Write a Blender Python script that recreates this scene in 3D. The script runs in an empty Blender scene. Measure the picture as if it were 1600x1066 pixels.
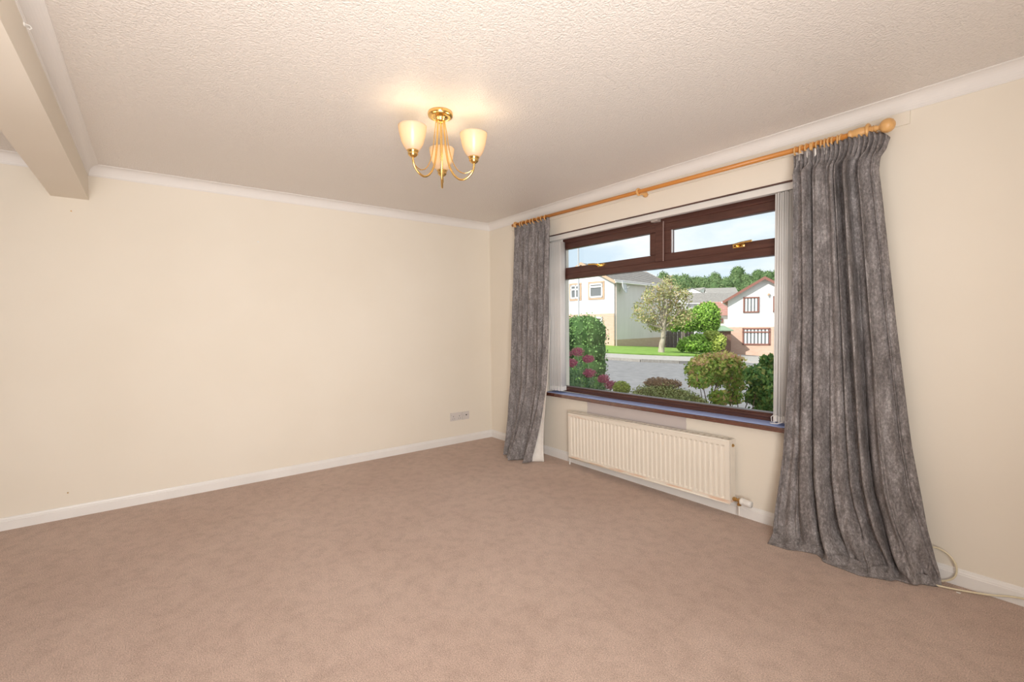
import bpy, math, random
import numpy as np
from mathutils import Vector, Matrix
random.seed(7); rng = np.random.default_rng(7)
S = bpy.context.scene
COL = S.collection
PI = math.pi

# ------------------------------------------------------------------ camera
CX, CY, CZ = 4.313, -3.0372, 1.281
YAW, PIT, ROL, FPX = 0.9117, -0.0365, -0.0112, 726.3
def cam_axes():
    f = Vector((-math.sin(YAW)*math.cos(PIT), math.cos(YAW)*math.cos(PIT), math.sin(PIT)))
    r = Vector((math.cos(YAW), math.sin(YAW), 0)); u = r.cross(f)
    c, s = math.cos(ROL), math.sin(ROL)
    return c*r + s*u, -s*r + c*u, f
RV, UV, FV = cam_axes()
cam = bpy.data.cameras.new('camera'); cam_o = bpy.data.objects.new('camera', cam); COL.objects.link(cam_o)
cam.sensor_fit = 'HORIZONTAL'; cam.sensor_width = 36.0; cam.lens = 36.0*FPX/1600.0
cam.clip_start = 0.05; cam.clip_end = 2000
M = Matrix.Identity(4)
for i in range(3):
    M[i][0] = RV[i]; M[i][1] = UV[i]; M[i][2] = -FV[i]; M[i][3] = (CX, CY, CZ)[i]
cam_o.matrix_world = M
S.camera = cam_o

# ------------------------------------------------------------------ colour management, world, sun, large lights
S.view_settings.view_transform = 'Standard'; S.view_settings.look = 'None'
S.view_settings.exposure = 0.40; S.view_settings.gamma = 1.0
S.view_settings.use_curve_mapping = False

def build_world():
    w = bpy.data.worlds.new('world'); S.world = w; w.use_nodes = True
    t = w.node_tree; t.nodes.clear()
    out = t.nodes.new('ShaderNodeOutputWorld'); bg = t.nodes.new('ShaderNodeBackground')
    tc = t.nodes.new('ShaderNodeTexCoord'); mp = t.nodes.new('ShaderNodeMapping')
    mp.inputs['Scale'].default_value = (2.2, 2.2, 6.5); mp.inputs['Location'].default_value = (0.3, 0.7, 0.15)
    n = t.nodes.new('ShaderNodeTexNoise'); n.inputs['Scale'].default_value = 1.6; n.inputs['Detail'].default_value = 7; n.inputs['Roughness'].default_value = 0.55
    cr = t.nodes.new('ShaderNodeValToRGB')
    cr.color_ramp.elements[0].position = 0.36; cr.color_ramp.elements[0].color = (0.66, 0.79, 0.89, 1)
    cr.color_ramp.elements[1].position = 0.55; cr.color_ramp.elements[1].color = (0.93, 0.95, 0.96, 1)
    e = cr.color_ramp.elements.new(0.46); e.color = (0.80, 0.88, 0.93, 1)
    bg.inputs['Strength'].default_value = 0.88
    L = t.links.new
    L(tc.outputs['Generated'], mp.inputs['Vector']); L(mp.outputs['Vector'], n.inputs['Vector'])
    L(n.outputs['Fac'], cr.inputs['Fac']); L(cr.outputs['Color'], bg.inputs['Color']); L(bg.outputs['Background'], out.inputs['Surface'])
build_world()

def lamp_light(name, kind, loc, energy, color=(1, 1, 1), target=None, **kw):
    l = bpy.data.lights.new(name, kind); o = bpy.data.objects.new(name, l); COL.objects.link(o)
    o.location = loc; l.energy = energy; l.color = color
    for k, v in kw.items(): setattr(l, k, v)
    if target is not None:
        o.rotation_euler = (Vector(target)-Vector(loc)).to_track_quat('-Z', 'Y').to_euler()
    return o
SUN = Vector((-0.125, -0.98, 0.74)).normalized()
lamp_light('sun', 'SUN', SUN*20, 4.3, (1.0, 0.95, 0.86), target=(0, 0, 0), angle=math.radians(0.6))
# the photographer's flash bounced off the ceiling above the camera, and an added unseen fill panel behind it
lamp_light('bounce_flash', 'AREA', (3.75, -2.6, 0.75), 21, (1.0, 0.97, 0.94), target=(3.5, -2.4, 2.4), shape='DISK', size=1.6)
lamp_light('rear_fill', 'AREA', (5.38, -3.1, 1.20), 97, (1.0, 0.965, 0.925), target=(0.0, -1.1, 1.2), shape='RECTANGLE', size=2.2, size_y=1.7, spread=2.2)

# ------------------------------------------------------------------ node material helpers
def mat(name, color=(.8, .8, .8), rough=0.6, metal=0.0, spec=0.5, emit=None, emit_s=0.0):
    m = bpy.data.materials.new(name); m.use_nodes = True
    b = m.node_tree.nodes['Principled BSDF']
    b.inputs['Base Color'].default_value = (*color, 1); b.inputs['Roughness'].default_value = rough
    b.inputs['Metallic'].default_value = metal; b.inputs['Specular IOR Level'].default_value = spec
    if emit: b.inputs['Emission Color'].default_value = (*emit, 1); b.inputs['Emission Strength'].default_value = emit_s
    return m
def nd(m, t, **kw):
    n = m.node_tree.nodes.new(t)
    for k, v in kw.items():
        if k in n.inputs: n.inputs[k].default_value = v
        else: setattr(n, k, v)
    return n
def lk(m, a, b): m.node_tree.links.new(a, b)
def bsdf(m): return m.node_tree.nodes['Principled BSDF']
def ramp(m, fac, stops):
    r = nd(m, 'ShaderNodeValToRGB'); cr = r.color_ramp
    while len(cr.elements) > 2: cr.elements.remove(cr.elements[-1])
    for i, (p, c) in enumerate(stops):
        e = cr.elements[i] if i < 2 else cr.elements.new(p)
        e.position = p; e.color = (*c, 1)
    if fac is not None: lk(m, fac, r.inputs['Fac'])
    return r
def coords(m, scale=(1, 1, 1), space='Object'):
    tc = nd(m, 'ShaderNodeTexCoord'); mp = nd(m, 'ShaderNodeMapping'); mp.inputs['Scale'].default_value = scale
    lk(m, tc.outputs[space], mp.inputs['Vector']); return mp.outputs['Vector']
def noise(m, vec, scale, detail=3, rough=0.5):
    n = nd(m, 'ShaderNodeTexNoise'); n.inputs['Scale'].default_value = scale; n.inputs['Detail'].default_value = detail
    n.inputs['Roughness'].default_value = rough
    if vec is not None: lk(m, vec, n.inputs['Vector'])
    return n.outputs['Fac']
def bump(m, h, strength, dist):
    b = nd(m, 'ShaderNodeBump'); b.inputs['Strength'].default_value = strength; b.inputs['Distance'].default_value = dist
    lk(m, h, b.inputs['Height']); lk(m, b.outputs['Normal'], bsdf(m).inputs['Normal'])
def mix(m, fac, a, b, blend='MIX'):
    n = nd(m, 'ShaderNodeMix', data_type='RGBA', blend_type=blend)
    for s, v in ((0, fac), (6, a), (7, b)):
        if hasattr(v, 'node'): lk(m, v, n.inputs[s])
        elif s == 0: n.inputs[0].default_value = v
        else: n.inputs[s].default_value = (*v, 1)
    return n.outputs[2]
def math_n(m, op, a, b=None):
    n = nd(m, 'ShaderNodeMath', operation=op)
    for i, v in enumerate((a, b)):
        if v is None: continue
        if hasattr(v, 'node'): lk(m, v, n.inputs[i])
        else: n.inputs[i].default_value = v
    return n.outputs[0]
def simple_noise_mat(name, c0, c1, scale, rough=.8, spec=.3, bs=0.0, bd=.01, stretch=(1, 1, 1), detail=4, lo=.35, hi=.65):
    m = mat(name, c0, rough, spec=spec); v = coords(m, stretch); f = noise(m, v, scale, detail)
    lk(m, ramp(m, f, [(lo, c0), (hi, c1)]).outputs['Color'], bsdf(m).inputs['Base Color'])
    if bs: bump(m, f, bs, bd)
    return m
def leaf_mat(name, stops, rough=.55):
    m = mat(name, stops[0][1], rough, spec=.3); g = nd(m, 'ShaderNodeNewGeometry')
    r = ramp(m, g.outputs['Random Per Island'], stops)
    b = bsdf(m); lk(m, r.outputs['Color'], b.inputs['Base Color'])
    tl = nd(m, 'ShaderNodeBsdfTranslucent'); lk(m, r.outputs['Color'], tl.inputs['Color'])
    mx = nd(m, 'ShaderNodeMixShader'); mx.inputs[0].default_value = .2
    out = m.node_tree.nodes['Material Output']; lk(m, b.outputs[0], mx.inputs[1]); lk(m, tl.outputs[0], mx.inputs[2]); lk(m, mx.outputs[0], out.inputs['Surface'])
    return m

WALL_C = (0.83, 0.745, 0.61)
def wall_material(name, patch=False):
    m = mat(name, WALL_C, 0.75, spec=.25)
    v = coords(m); n1 = noise(m, v, 1.3, 3); n2 = noise(m, v, 160, 2)
    col = ramp(m, n1, [(.3, (0.81, 0.745, 0.645)), (.7, (0.84, 0.78, 0.685))]).outputs['Color']
    if patch:   # unpainted lilac area below the window board
        sx = nd(m, 'ShaderNodeSeparateXYZ'); lk(m, v, sx.inputs[0])
        wob = math_n(m, 'MULTIPLY', math_n(m, 'SUBTRACT', noise(m, v, 9, 3), .5), .04)
        x = math_n(m, 'ADD', sx.outputs['X'], wob); z = math_n(m, 'ADD', sx.outputs['Z'], wob)
        a = math_n(m, 'MULTIPLY', math_n(m, 'GREATER_THAN', x, 1.47), math_n(m, 'LESS_THAN', x, 2.44))
        b = math_n(m, 'MULTIPLY', math_n(m, 'GREATER_THAN', z, 0.36), math_n(m, 'LESS_THAN', z, 0.64))
        col = mix(m, math_n(m, 'MULTIPLY', a, b), col, (0.62, 0.555, 0.54))
    lk(m, col, bsdf(m).inputs['Base Color']); bump(m, n2, .06, .002)
    return m
M_WALL = wall_material('cream_emulsion'); M_WALLB = wall_material('cream_emulsion_window_wall', True)
M_WHITE = simple_noise_mat('white_gloss', (0.80, 0.78, 0.76), (0.85, 0.83, 0.81), 3, .38, .5)
M_COVE = mat('white_cove', (0.82, 0.79, 0.765), .6, spec=.3)
def ceiling_material():
    m = mat('textured_ceiling', (0.78, 0.73, 0.685), .36, spec=.5)
    v = coords(m, (1, 1, 1))
    vo = nd(m, 'ShaderNodeTexVoronoi'); vo.inputs['Scale'].default_value = 120; vo.feature = 'SMOOTH_F1'; vo.inputs['Smoothness'].default_value = .6
    wv = nd(m, 'ShaderNodeVectorMath', operation='ADD')
    nn = nd(m, 'ShaderNodeTexNoise'); nn.inputs['Scale'].default_value = 30; lk(m, v, nn.inputs['Vector'])
    sc = nd(m, 'ShaderNodeVectorMath', operation='SCALE'); sc.inputs['Scale'].default_value = .035
    lk(m, nn.outputs['Color'], sc.inputs[0]); lk(m, v, wv.inputs[0]); lk(m, sc.outputs[0], wv.inputs[1]); lk(m, wv.outputs[0], vo.inputs['Vector'])
    h = math_n(m, 'ADD', math_n(m, 'MULTIPLY', vo.outputs['Distance'], -1.0), math_n(m, 'MULTIPLY', noise(m, v, 75, 3), .5))
    bump(m, h, .7, .0045)
    return m
M_CEIL = ceiling_material()
def carpet_material():
    m = mat('brown_beige_carpet', (.42, .28, .2), .95, spec=.1)
    v = coords(m); big = noise(m, v, 1.1, 5, .6); mid = noise(m, v, 13, 6, .7); fine = noise(m, v, 210, 4, .8)
    base = ramp(m, big, [(.30, (0.52, 0.385, 0.32)), (.70, (0.60, 0.46, 0.39))]).outputs['Color']
    base = mix(m, .75, base, ramp(m, mid, [(.30, (.78, .765, .75)), (.56, (1.03, 1.03, 1.03))]).outputs['Color'], 'MULTIPLY')
    base = mix(m, .9, base, ramp(m, fine, [(.30, (.40, .38, .36)), (.70, (1.60, 1.60, 1.60))]).outputs['Color'], 'MULTIPLY')
    sp = noise(m, v, 9.0, 3, .6)
    base = mix(m, ramp(m, sp, [(.70, (0, 0, 0)), (.80, (.5, .5, .5))]).outputs['Color'], base, (.24, .155, .11))
    lk(m, base, bsdf(m).inputs['Base Color']); bump(m, fine, .6, .006)
    b = bsdf(m); b.inputs['Sheen Weight'].default_value = .15; b.inputs['Sheen Roughness'].default_value = .6
    return m
M_CARPET = carpet_material()
def wood_mat(name, c0, c1, rough, stretch=(1.5, 20, 20), spec=.5, coat=0):
    m = mat(name, c0, rough, spec=spec); v = coords(m, stretch); f = noise(m, v, 3, 5, .6)
    lk(m, ramp(m, f, [(.3, c0), (.7, c1)]).outputs['Color'], bsdf(m).inputs['Base Color'])
    b = bsdf(m); b.inputs['Coat Weight'].default_value = coat; b.inputs['Coat Roughness'].default_value = .1
    return m
M_PINE = wood_mat('orange_varnished_wood', (0.56, 0.21, 0.04), (0.68, 0.29, 0.07), .32)
M_PINE2 = wood_mat('pale_varnished_wood', (0.66, 0.36, 0.13), (0.76, 0.45, 0.18), .32)
M_MAHOG = wood_mat('mahogany_frame', (0.068, 0.026, 0.020), (0.115, 0.047, 0.035), .38)
M_SILL = wood_mat('mahogany_sill', (0.085, 0.026, 0.015), (0.135, 0.042, 0.024), .16, coat=1.0); bsdf(M_SILL).inputs['IOR'].default_value = 1.7; bsdf(M_SILL).inputs['Coat IOR'].default_value = 1.7
M_BRASS = mat('polished_brass', (0.86, 0.58, 0.22), .18, 1.0)
M_BRASS2 = mat('aged_brass', (0.55, 0.36, 0.15), .3, 1.0)
M_VANE = simple_noise_mat('white_blind_fabric', (0.72, 0.70, 0.68), (0.78, 0.76, 0.74), 60, .8, .2, stretch=(1, 1, .1))
M_PVC = mat('white_plastic', (0.80, 0.78, 0.75), .4)
M_GREYPL = mat('grey_plastic', (0.42, 0.36, 0.33), .5)
M_DARK = mat('dark_hole', (0.03, 0.025, 0.02), .6)
M_CABLE = mat('cream_cable', (0.74, 0.66, 0.47), .45)
M_LINING = simple_noise_mat('cream_lining', (0.80, 0.765, 0.72), (0.85, 0.82, 0.78), 30, .85, .2)
def curtain_material():
    m = mat('crushed_grey_chenille', (.2, .18, .17), .7, spec=.3)
    v = coords(m, (1, 1, .28)); a = noise(m, v, 24, 6, .7); b_ = noise(m, coords(m, (1, 1, .55)), 110, 4, .8)
    c = ramp(m, a, [(.36, (0.150, 0.135, 0.133)), (.5, (0.222, 0.203, 0.202)), (.63, (0.315, 0.295, 0.296))]).outputs['Color']
    c = mix(m, .85, c, ramp(m, b_, [(.32, (.46, .45, .44)), (.53, (1.0, 1.0, 1.0)), (.70, (1.8, 1.77, 1.74))]).outputs['Color'], 'MULTIPLY')
    lk(m, c, bsdf(m).inputs['Base Color']); bump(m, b_, .35, .004)
    return m
M_CURT = curtain_material()
def radiator_material():
    m = mat('cream_radiator_enamel', (0.82, 0.76, 0.66), .4, spec=.5)
    v = coords(m); sx = nd(m, 'ShaderNodeSeparateXYZ'); lk(m, v, sx.inputs[0]); n = noise(m, coords(m, (3, 3, 30)), 2.0, 3)
    z = sx.outputs['Z']; x = sx.outputs['X']
    lo = math_n(m, 'MULTIPLY', math_n(m, 'LESS_THAN', z, .027), math_n(m, 'GREATER_THAN', z, .009))
    hi = math_n(m, 'MULTIPLY', math_n(m, 'GREATER_THAN', z, .378), math_n(m, 'LESS_THAN', z, .395))
    hi = math_n(m, 'MULTIPLY', hi, math_n(m, 'LESS_THAN', x, .30))
    k = math_n(m, 'MULTIPLY', math_n(m, 'ADD', lo, hi), ramp(m, n, [(.45, (0, 0, 0)), (.58, (.7, .7, .7))]).outputs['Color'])
    lk(m, mix(m, k, (0.82, 0.765, 0.675), (0.76, 0.50, 0.35)), bsdf(m).inputs['Base Color'])
    return m
M_RAD = radiator_material()
def glass_material(name, tint=(1, 1, 1)):
    m = bpy.data.materials.new(name); m.use_nodes = True; t = m.node_tree; t.nodes.clear()
    out = t.nodes.new('ShaderNodeOutputMaterial'); tr = t.nodes.new('ShaderNodeBsdfTransparent'); gl = t.nodes.new('ShaderNodeBsdfGlossy')
    fr = t.nodes.new('ShaderNodeFresnel'); mx = t.nodes.new('ShaderNodeMixShader')
    fr.inputs['IOR'].default_value = 1.25; tr.inputs['Color'].default_value = (*tint, 1); gl.inputs['Roughness'].default_value = .02
    t.links.new(fr.outputs[0], mx.inputs[0]); t.links.new(tr.outputs[0], mx.inputs[1]); t.links.new(gl.outputs[0], mx.inputs[2]); t.links.new(mx.outputs[0], out.inputs['Surface'])
    return m
M_GLASS = glass_material('clear_glass', (.97, .985, .99))
M_FARGLASS = mat('dark_window_glass', (0.16, 0.17, 0.18), .15, spec=.6)
def shade_material():
    m = bpy.data.materials.new('frosted_lamp_glass'); m.use_nodes = True; t = m.node_tree; t.nodes.clear()
    out = t.nodes.new('ShaderNodeOutputMaterial'); a = t.nodes.new('ShaderNodeBsdfTranslucent'); d = t.nodes.new('ShaderNodeBsdfDiffuse'); g = t.nodes.new('ShaderNodeBsdfGlossy')
    a.inputs['Color'].default_value = (.64, .51, .32, 1); d.inputs['Color'].default_value = (.82, .75, .64, 1); g.inputs['Roughness'].default_value = .25
    m1 = t.nodes.new('ShaderNodeMixShader'); m1.inputs[0].default_value = .48; m2 = t.nodes.new('ShaderNodeMixShader'); m2.inputs[0].default_value = .05
    t.links.new(a.outputs[0], m1.inputs[1]); t.links.new(d.outputs[0], m1.inputs[2]); t.links.new(m1.outputs[0], m2.inputs[1]); t.links.new(g.outputs[0], m2.inputs[2]); t.links.new(m2.outputs[0], out.inputs['Surface'])
    return m
M_SHADE = shade_material()
M_BULB = mat('lit_bulb', (1, 1, 1), .3, emit=(1.0, 0.82, 0.55), emit_s=11.0)

# ------------------------------------------------------------------ mesh helpers
class MB:
    def __init__(s): s.v = []; s.f = []
    def add(s, v, f):
        o = len(s.v); s.v += [tuple(p) for p in v]; s.f += [tuple(i+o for i in q) for q in f]; return s
    def box(s, x0, x1, y0, y1, z0, z1):
        v = [(x, y, z) for x in (x0, x1) for y in (y0, y1) for z in (z0, z1)]
        return s.add(v, [(0, 1, 3, 2), (4, 6, 7, 5), (0, 4, 5, 1), (2, 3, 7, 6), (0, 2, 6, 4), (1, 5, 7, 3)])
    def hexa(s, a, b):      # a: 4 bottom corners CCW, b: 4 top corners
        return s.add(list(a)+list(b), [(3, 2, 1, 0), (4, 5, 6, 7), (0, 1, 5, 4), (1, 2, 6, 5), (2, 3, 7, 6), (3, 0, 4, 7)])
    def prism(s, prof, p0, p1, ax, ay):     # profile (a,b) swept from p0 to p1; ax, ay = profile axes
        p0, p1, ax, ay = map(Vector, (p0, p1, ax, ay)); n = len(prof)
        v = [p0+ax*a+ay*b for a, b in prof]+[p1+ax*a+ay*b for a, b in prof]
        f = [(i, (i+1) % n, (i+1) % n+n, i+n) for i in range(n)]+[tuple(range(n-1, -1, -1)), tuple(range(n, 2*n))]
        return s.add(v, f)
    def tube(s, path, r, n=10, cap=True):
        P = [Vector(p) for p in path]; R_ = r if hasattr(r, '__len__') else [r]*len(P)
        prev = None; v = []
        for i, p in enumerate(P):
            t = (P[min(i+1, len(P)-1)]-P[max(i-1, 0)]).normalized()
            if prev is None: a = t.orthogonal().normalized()
            else:
                a = prev-t*prev.dot(t); a = a.normalized() if a.length > 1e-6 else t.orthogonal().normalized()
            prev = a; b = t.cross(a)
            v += [p+(a*math.cos(2*PI*k/n)+b*math.sin(2*PI*k/n))*R_[i] for k in range(n)]
        f = [(i*n+k, i*n+(k+1) % n, (i+1)*n+(k+1) % n, (i+1)*n+k) for i in range(len(P)-1) for k in range(n)]
        if cap: f += [tuple(range(n-1, -1, -1)), tuple(range((len(P)-1)*n, len(P)*n))]
        return s.add(v, f)
    def lathe(s, prof, o=(0, 0, 0), axis=(0, 0, 1), n=24, cap=True):     # prof: (radius, along)
        ax = Vector(axis).normalized(); a = ax.orthogonal().normalized(); b = ax.cross(a); o = Vector(o)
        v = [o+ax*h+(a*math.cos(2*PI*k/n)+b*math.sin(2*PI*k/n))*r for r, h in prof for k in range(n)]
        m = len(prof)
        f = [(i*n+k, i*n+(k+1) % n, (i+1)*n+(k+1) % n, (i+1)*n+k) for i in range(m-1) for k in range(n)]
        if cap: f += [tuple(range(n-1, -1, -1)), tuple(range((m-1)*n, m*n))]
        return s.add(v, f)
    def torus(s, c, axis, R, r, n=20, k=8):
        ax = Vector(axis).normalized(); a = ax.orthogonal().normalized(); b = ax.cross(a); c = Vector(c)
        v = []
        for i in range(n):
            d = a*math.cos(2*PI*i/n)+b*math.sin(2*PI*i/n)
            v += [c+d*(R+r*math.cos(2*PI*j/k))+ax*(r*math.sin(2*PI*j/k)) for j in range(k)]
        return s.add(v, [(i*k+j, ((i+1) % n)*k+j, ((i+1) % n)*k+(j+1) % k, i*k+(j+1) % k) for i in range(n) for j in range(k)])
    def grid(s, rows):
        n = len(rows[0]); m = len(rows)
        return s.add([p for r in rows for p in r], [(i*n+k, i*n+k+1, (i+1)*n+k+1, (i+1)*n+k) for i in range(m-1) for k in range(n-1)])
    def build(s, name, material, parent=None, smooth=False, bevel=0.0, solid=0.0, kind=None):
        me = bpy.data.meshes.new(name); me.from_pydata(s.v, [], s.f); me.update()
        if smooth: me.shade_smooth()
        if material: me.materials.append(material)
        o = bpy.data.objects.new(name, me); COL.objects.link(o)
        if parent: o.parent = parent
        if bevel:
            b = o.modifiers.new('bevel', 'BEVEL'); b.width = bevel; b.segments = 2; b.limit_method = 'ANGLE'
        if solid:
            b = o.modifiers.new('thick', 'SOLIDIFY'); b.thickness = solid; b.offset = 0
        if kind: o['kind'] = kind
        return o
def tag(o, label=None, cat=None, group=None, kind=None):
    if label: o['label'] = label
    if cat: o['category'] = cat
    if group: o['group'] = group
    if kind: o['kind'] = kind
    return o
def thing(name, label, cat, loc=(0, 0, 0), rz=0.0, group=None):
    o = bpy.data.objects.new(name, None); COL.objects.link(o); o.empty_display_size = .1
    o.location = loc; o.rotation_euler = (0, 0, rz)
    return tag(o, label, cat, group)
def struct(o, label, cat='room'):
    return tag(o, label, cat, kind='structure')
def dup(o, parent=None):
    c = o.copy(); COL.objects.link(c)
    if parent: c.parent = parent
    for ch in [x for x in o.children]: dup(ch, c)
    return c

# ------------------------------------------------------------------ room shell
H = 2.40; XR = 5.45; YN = -6.6
struct(MB().box(-.2, XR+.2, YN-.2, .30, -.12, 0).build('floor', M_CARPET), 'brown beige fitted carpet with darker scuffs over the whole floor', 'floor')
struct(MB().box(-.2, XR+.2, YN-.2, .30, H, H+.15).build('ceiling', M_CEIL), 'pale ceiling with a stippled plaster texture', 'ceiling')
struct(MB().box(-.2, 0, YN-.2, .30, 0, H).build('wall_left', M_WALL), 'bare cream painted wall on the left with the double socket', 'wall')
OX0, OX1, OZ0, OZ1 = 0.95, 3.36, 0.600, 2.118
wb = MB()
wb.box(0, OX0, 0, .30, 0, H); wb.box(OX1, XR, 0, .30, 0, H); wb.box(OX0, OX1, 0, .30, 0, OZ0); wb.box(OX0, OX1, 0, .30, OZ1, H)
struct(wb.build('wall_right', M_WALLB), 'cream painted wall holding the picture window, with a lilac unpainted patch', 'wall')
struct(MB().box(XR, XR+.2, YN-.2, .30, 0, H).build('wall_back', M_WALL), 'cream wall behind the camera', 'wall')
struct(MB().box(-.2, XR+.2, YN-.2, YN, 0, H).build('wall_near', M_WALL), 'cream wall of the dining end behind the beam', 'wall')
struct(MB().box(0, XR, -3.537, -3.349, 2.162, H).build('trim_1', M_WALL), 'cream boxed ceiling beam across the room at upper left', 'beam')
# coving
def cove_prof(d=.0595, h=.0719):
    pr = [(0, 0), (0, -h), (.004, -h), (.004, -h+.004)]
    for k in range(9):
        t = k/8*PI/2
        pr.append((.006+(d-.011)*(1-math.cos(t)), -h+.006+(h-.011)*math.sin(t)))
    pr += [(d-.004, -.004), (d, -.004), (d, 0)]
    return pr
CP = cove_prof()
struct(MB().prism(CP, (0, 0, H), (0, -3.349, H), (1, 0, 0), (0, 0, 1)).build('trim_2', M_COVE), 'white curved cornice along the top of the left wall', 'cornice')
struct(MB().prism(CP, (0, 0, H), (XR, 0, H), (0, -1, 0), (0, 0, 1)).build('trim_3', M_COVE), 'white curved cornice above the curtain pole', 'cornice')
struct(MB().prism(CP, (0, -3.349, H), (XR, -3.349, H), (0, 1, 0), (0, 0, 1)).build('trim_4', M_COVE), 'white curved cornice on the near face of the beam', 'cornice')
struct(MB().prism(CP, (0, -3.537, H), (0, YN, H), (1, 0, 0), (0, 0, 1)).build('trim_5', M_COVE), 'shaded cornice on the left wall beyond the beam', 'cornice')
# skirting
SK = [(0, 0), (.015, 0), (.015, .056), (.0125, .059), (.012, .064), (.0085, .069), (.006, .078), (.003, .0805), (0, .0805)]
struct(MB().prism(SK, (0, 0, 0), (0, YN, 0), (1, 0, 0), (0, 0, 1)).build('baseboard_left', M_WHITE), 'white moulded skirting board along the left wall', 'skirting')
struct(MB().prism(SK, (0, 0, 0), (XR, 0, 0), (0, -1, 0), (0, 0, 1)).build('baseboard_right', M_WHITE), 'white moulded skirting board under the window', 'skirting')
# batten behind the pole and timber strip over the blind rail
struct(MB().box(.42, 3.672, -.012, 0, 2.262, 2.326).build('trim_6', M_WALL, bevel=.002), 'cream batten fixed to the wall behind the curtain pole', 'batten')
struct(MB().box(OX0-.02, OX1+.02, -.005, .03, 2.112, 2.119).build('trim_7', M_MAHOG), 'thin brown strip over the blind headrail', 'strip')

# ------------------------------------------------------------------ window
win = thing('window_1', 'wide mahogany framed picture window with two top-hung lights', 'window', (0, .09, 0)); win['kind'] = 'structure'
fr = MB()
Z0, Z1 = .628, 2.116
fr.box(OX0, OX0+.06, 0, .07, Z0, Z1); fr.box(OX1-.06, OX1, 0, .07, Z0, Z1)
def lin(a, b, t): return a+(b-a)*t
def rail(mb, x0, x1, y0, y1, za0, za1, zb0, zb1):      # za: at x0 (bottom, top), zb: at x1
    mb.hexa([(x0, y0, za0), (x1, y0, zb0), (x1, y1, zb0), (x0, y1, za0)], [(x0, y0, za1), (x1, y0, zb1), (x1, y1, zb1), (x0, y1, za1)])
rail(fr, OX0+.06, OX1-.06, 0, .07, Z0, .676, Z0, .692)
fr.box(OX0+.06, OX1-.06, 0, .07, 2.040, Z1); fr.box(OX0+.06, OX1-.06, 0, .07, 1.700, 1.752)
fr.box(2.118, 2.188, -.004, .07, 1.752, 2.04)
fr.build('frame', M_MAHOG, win, bevel=.004)
bd = MB(); rail(bd, OX0+.06, OX1-.06, -.012, .02, .650, .668, .662, .680)
bd.build('glazing_bead', M_MAHOG, win, bevel=.005)
def pane(name, x0, x1, z0, z1, y=.05):
    return MB().box(x0, x1, y, y+.006, z0, z1).build(name, M_GLASS, win)
pane('pane', OX0+.055, OX1-.055, .675, 1.705)
for (x0, x1, hx) in ((OX0+.06, 2.118, 1.56), (2.188, OX1-.06, 2.765)):
    sash = MB(); zt, zb = 2.042, 1.750; w = .058
    sash.box(x0, x1, .005, .06, zt-w, zt); sash.box(x0, x1, .005, .06, zb, zb+w)
    sash.box(x0, x0+w, .005, .06, zb+w, zt-w); sash.box(x1-w, x1, .005, .06, zb+w, zt-w)
    so = sash.build('sash', M_MAHOG, win, bevel=.005)
    MB().box(x0+w-.005, x1-w+.005, .034, .040, zb+w-.005, zt-w+.005).build('pane', M_GLASS, so)
    sp = MB(); sp.box(x0+w, x0+w+.006, .018, .03, zb+w, zt-w); sp.build('glazing_spacer', mat('spacer', (.75, .76, .78), .4), so)
    hm = MB(); hz = zb+w-.012
    hm.box(hx-.035, hx+.045, -.004, .006, hz-.02, hz+.004)
    hm.tube([(hx-.012, -.002, hz-.008), (hx-.012, -.034, hz-.004)], .009, 10)
    if hx < 2: hm.tube([(hx-.012, -.034, hz-.004), (hx-.05, -.038, hz+.004), (hx-.115, -.034, hz+.008)], [.009, .0075, .008], 10)
    else: hm.tube([(hx-.012, -.034, hz-.004), (hx+.04, -.038, hz+.004), (hx+.105, -.034, hz+.008)], [.009, .0075, .008], 10)
    hm.lathe([(.004, 0), (.011, .004), (.011, .012), (.004, .016)], (hx+.04, -.004, hz-.012), (0, -1, 0), 12)
    tag(hm.build('handle', M_BRASS, so, smooth=False), 'brass window handle')
ct = MB(); ct.box(2.105, 2.165, -.045, .002, 2.055, 2.085); ct.box(2.160, 2.20, -.02, 0, 2.075, 2.10)
tag(ct.build('catch', M_GREYPL, win, bevel=.003), 'grey plastic bracket')
tag(MB().box(2.189, 2.193, -.008, 0, 1.752, 2.055).build('seal', mat('seal_strip', (.42, .3, .27), .5), win), 'pale edge seal')
# sill board
sl = MB()
rail(sl, OX0-.08, OX1+.08, -.062, .095, .590, .6225, .608, .640)
sill = struct(sl.build('trim_8', M_SILL, bevel=.006), 'dark mahogany window board with bluish sky sheen painted on top', 'sill')
st = MB(); rail(st, OX0+.02, OX1, -.052, .088, .6224, .6240, .6399, .6415)  # thin blue layer: daylight sheen put into colour over the brown board
tag(st.build('sky_sheen_face', mat('painted_sky_sheen', (0.42, 0.53, 0.92), .35, spec=.6), sill), 'bluish sky sheen painted on the board top')

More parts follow.
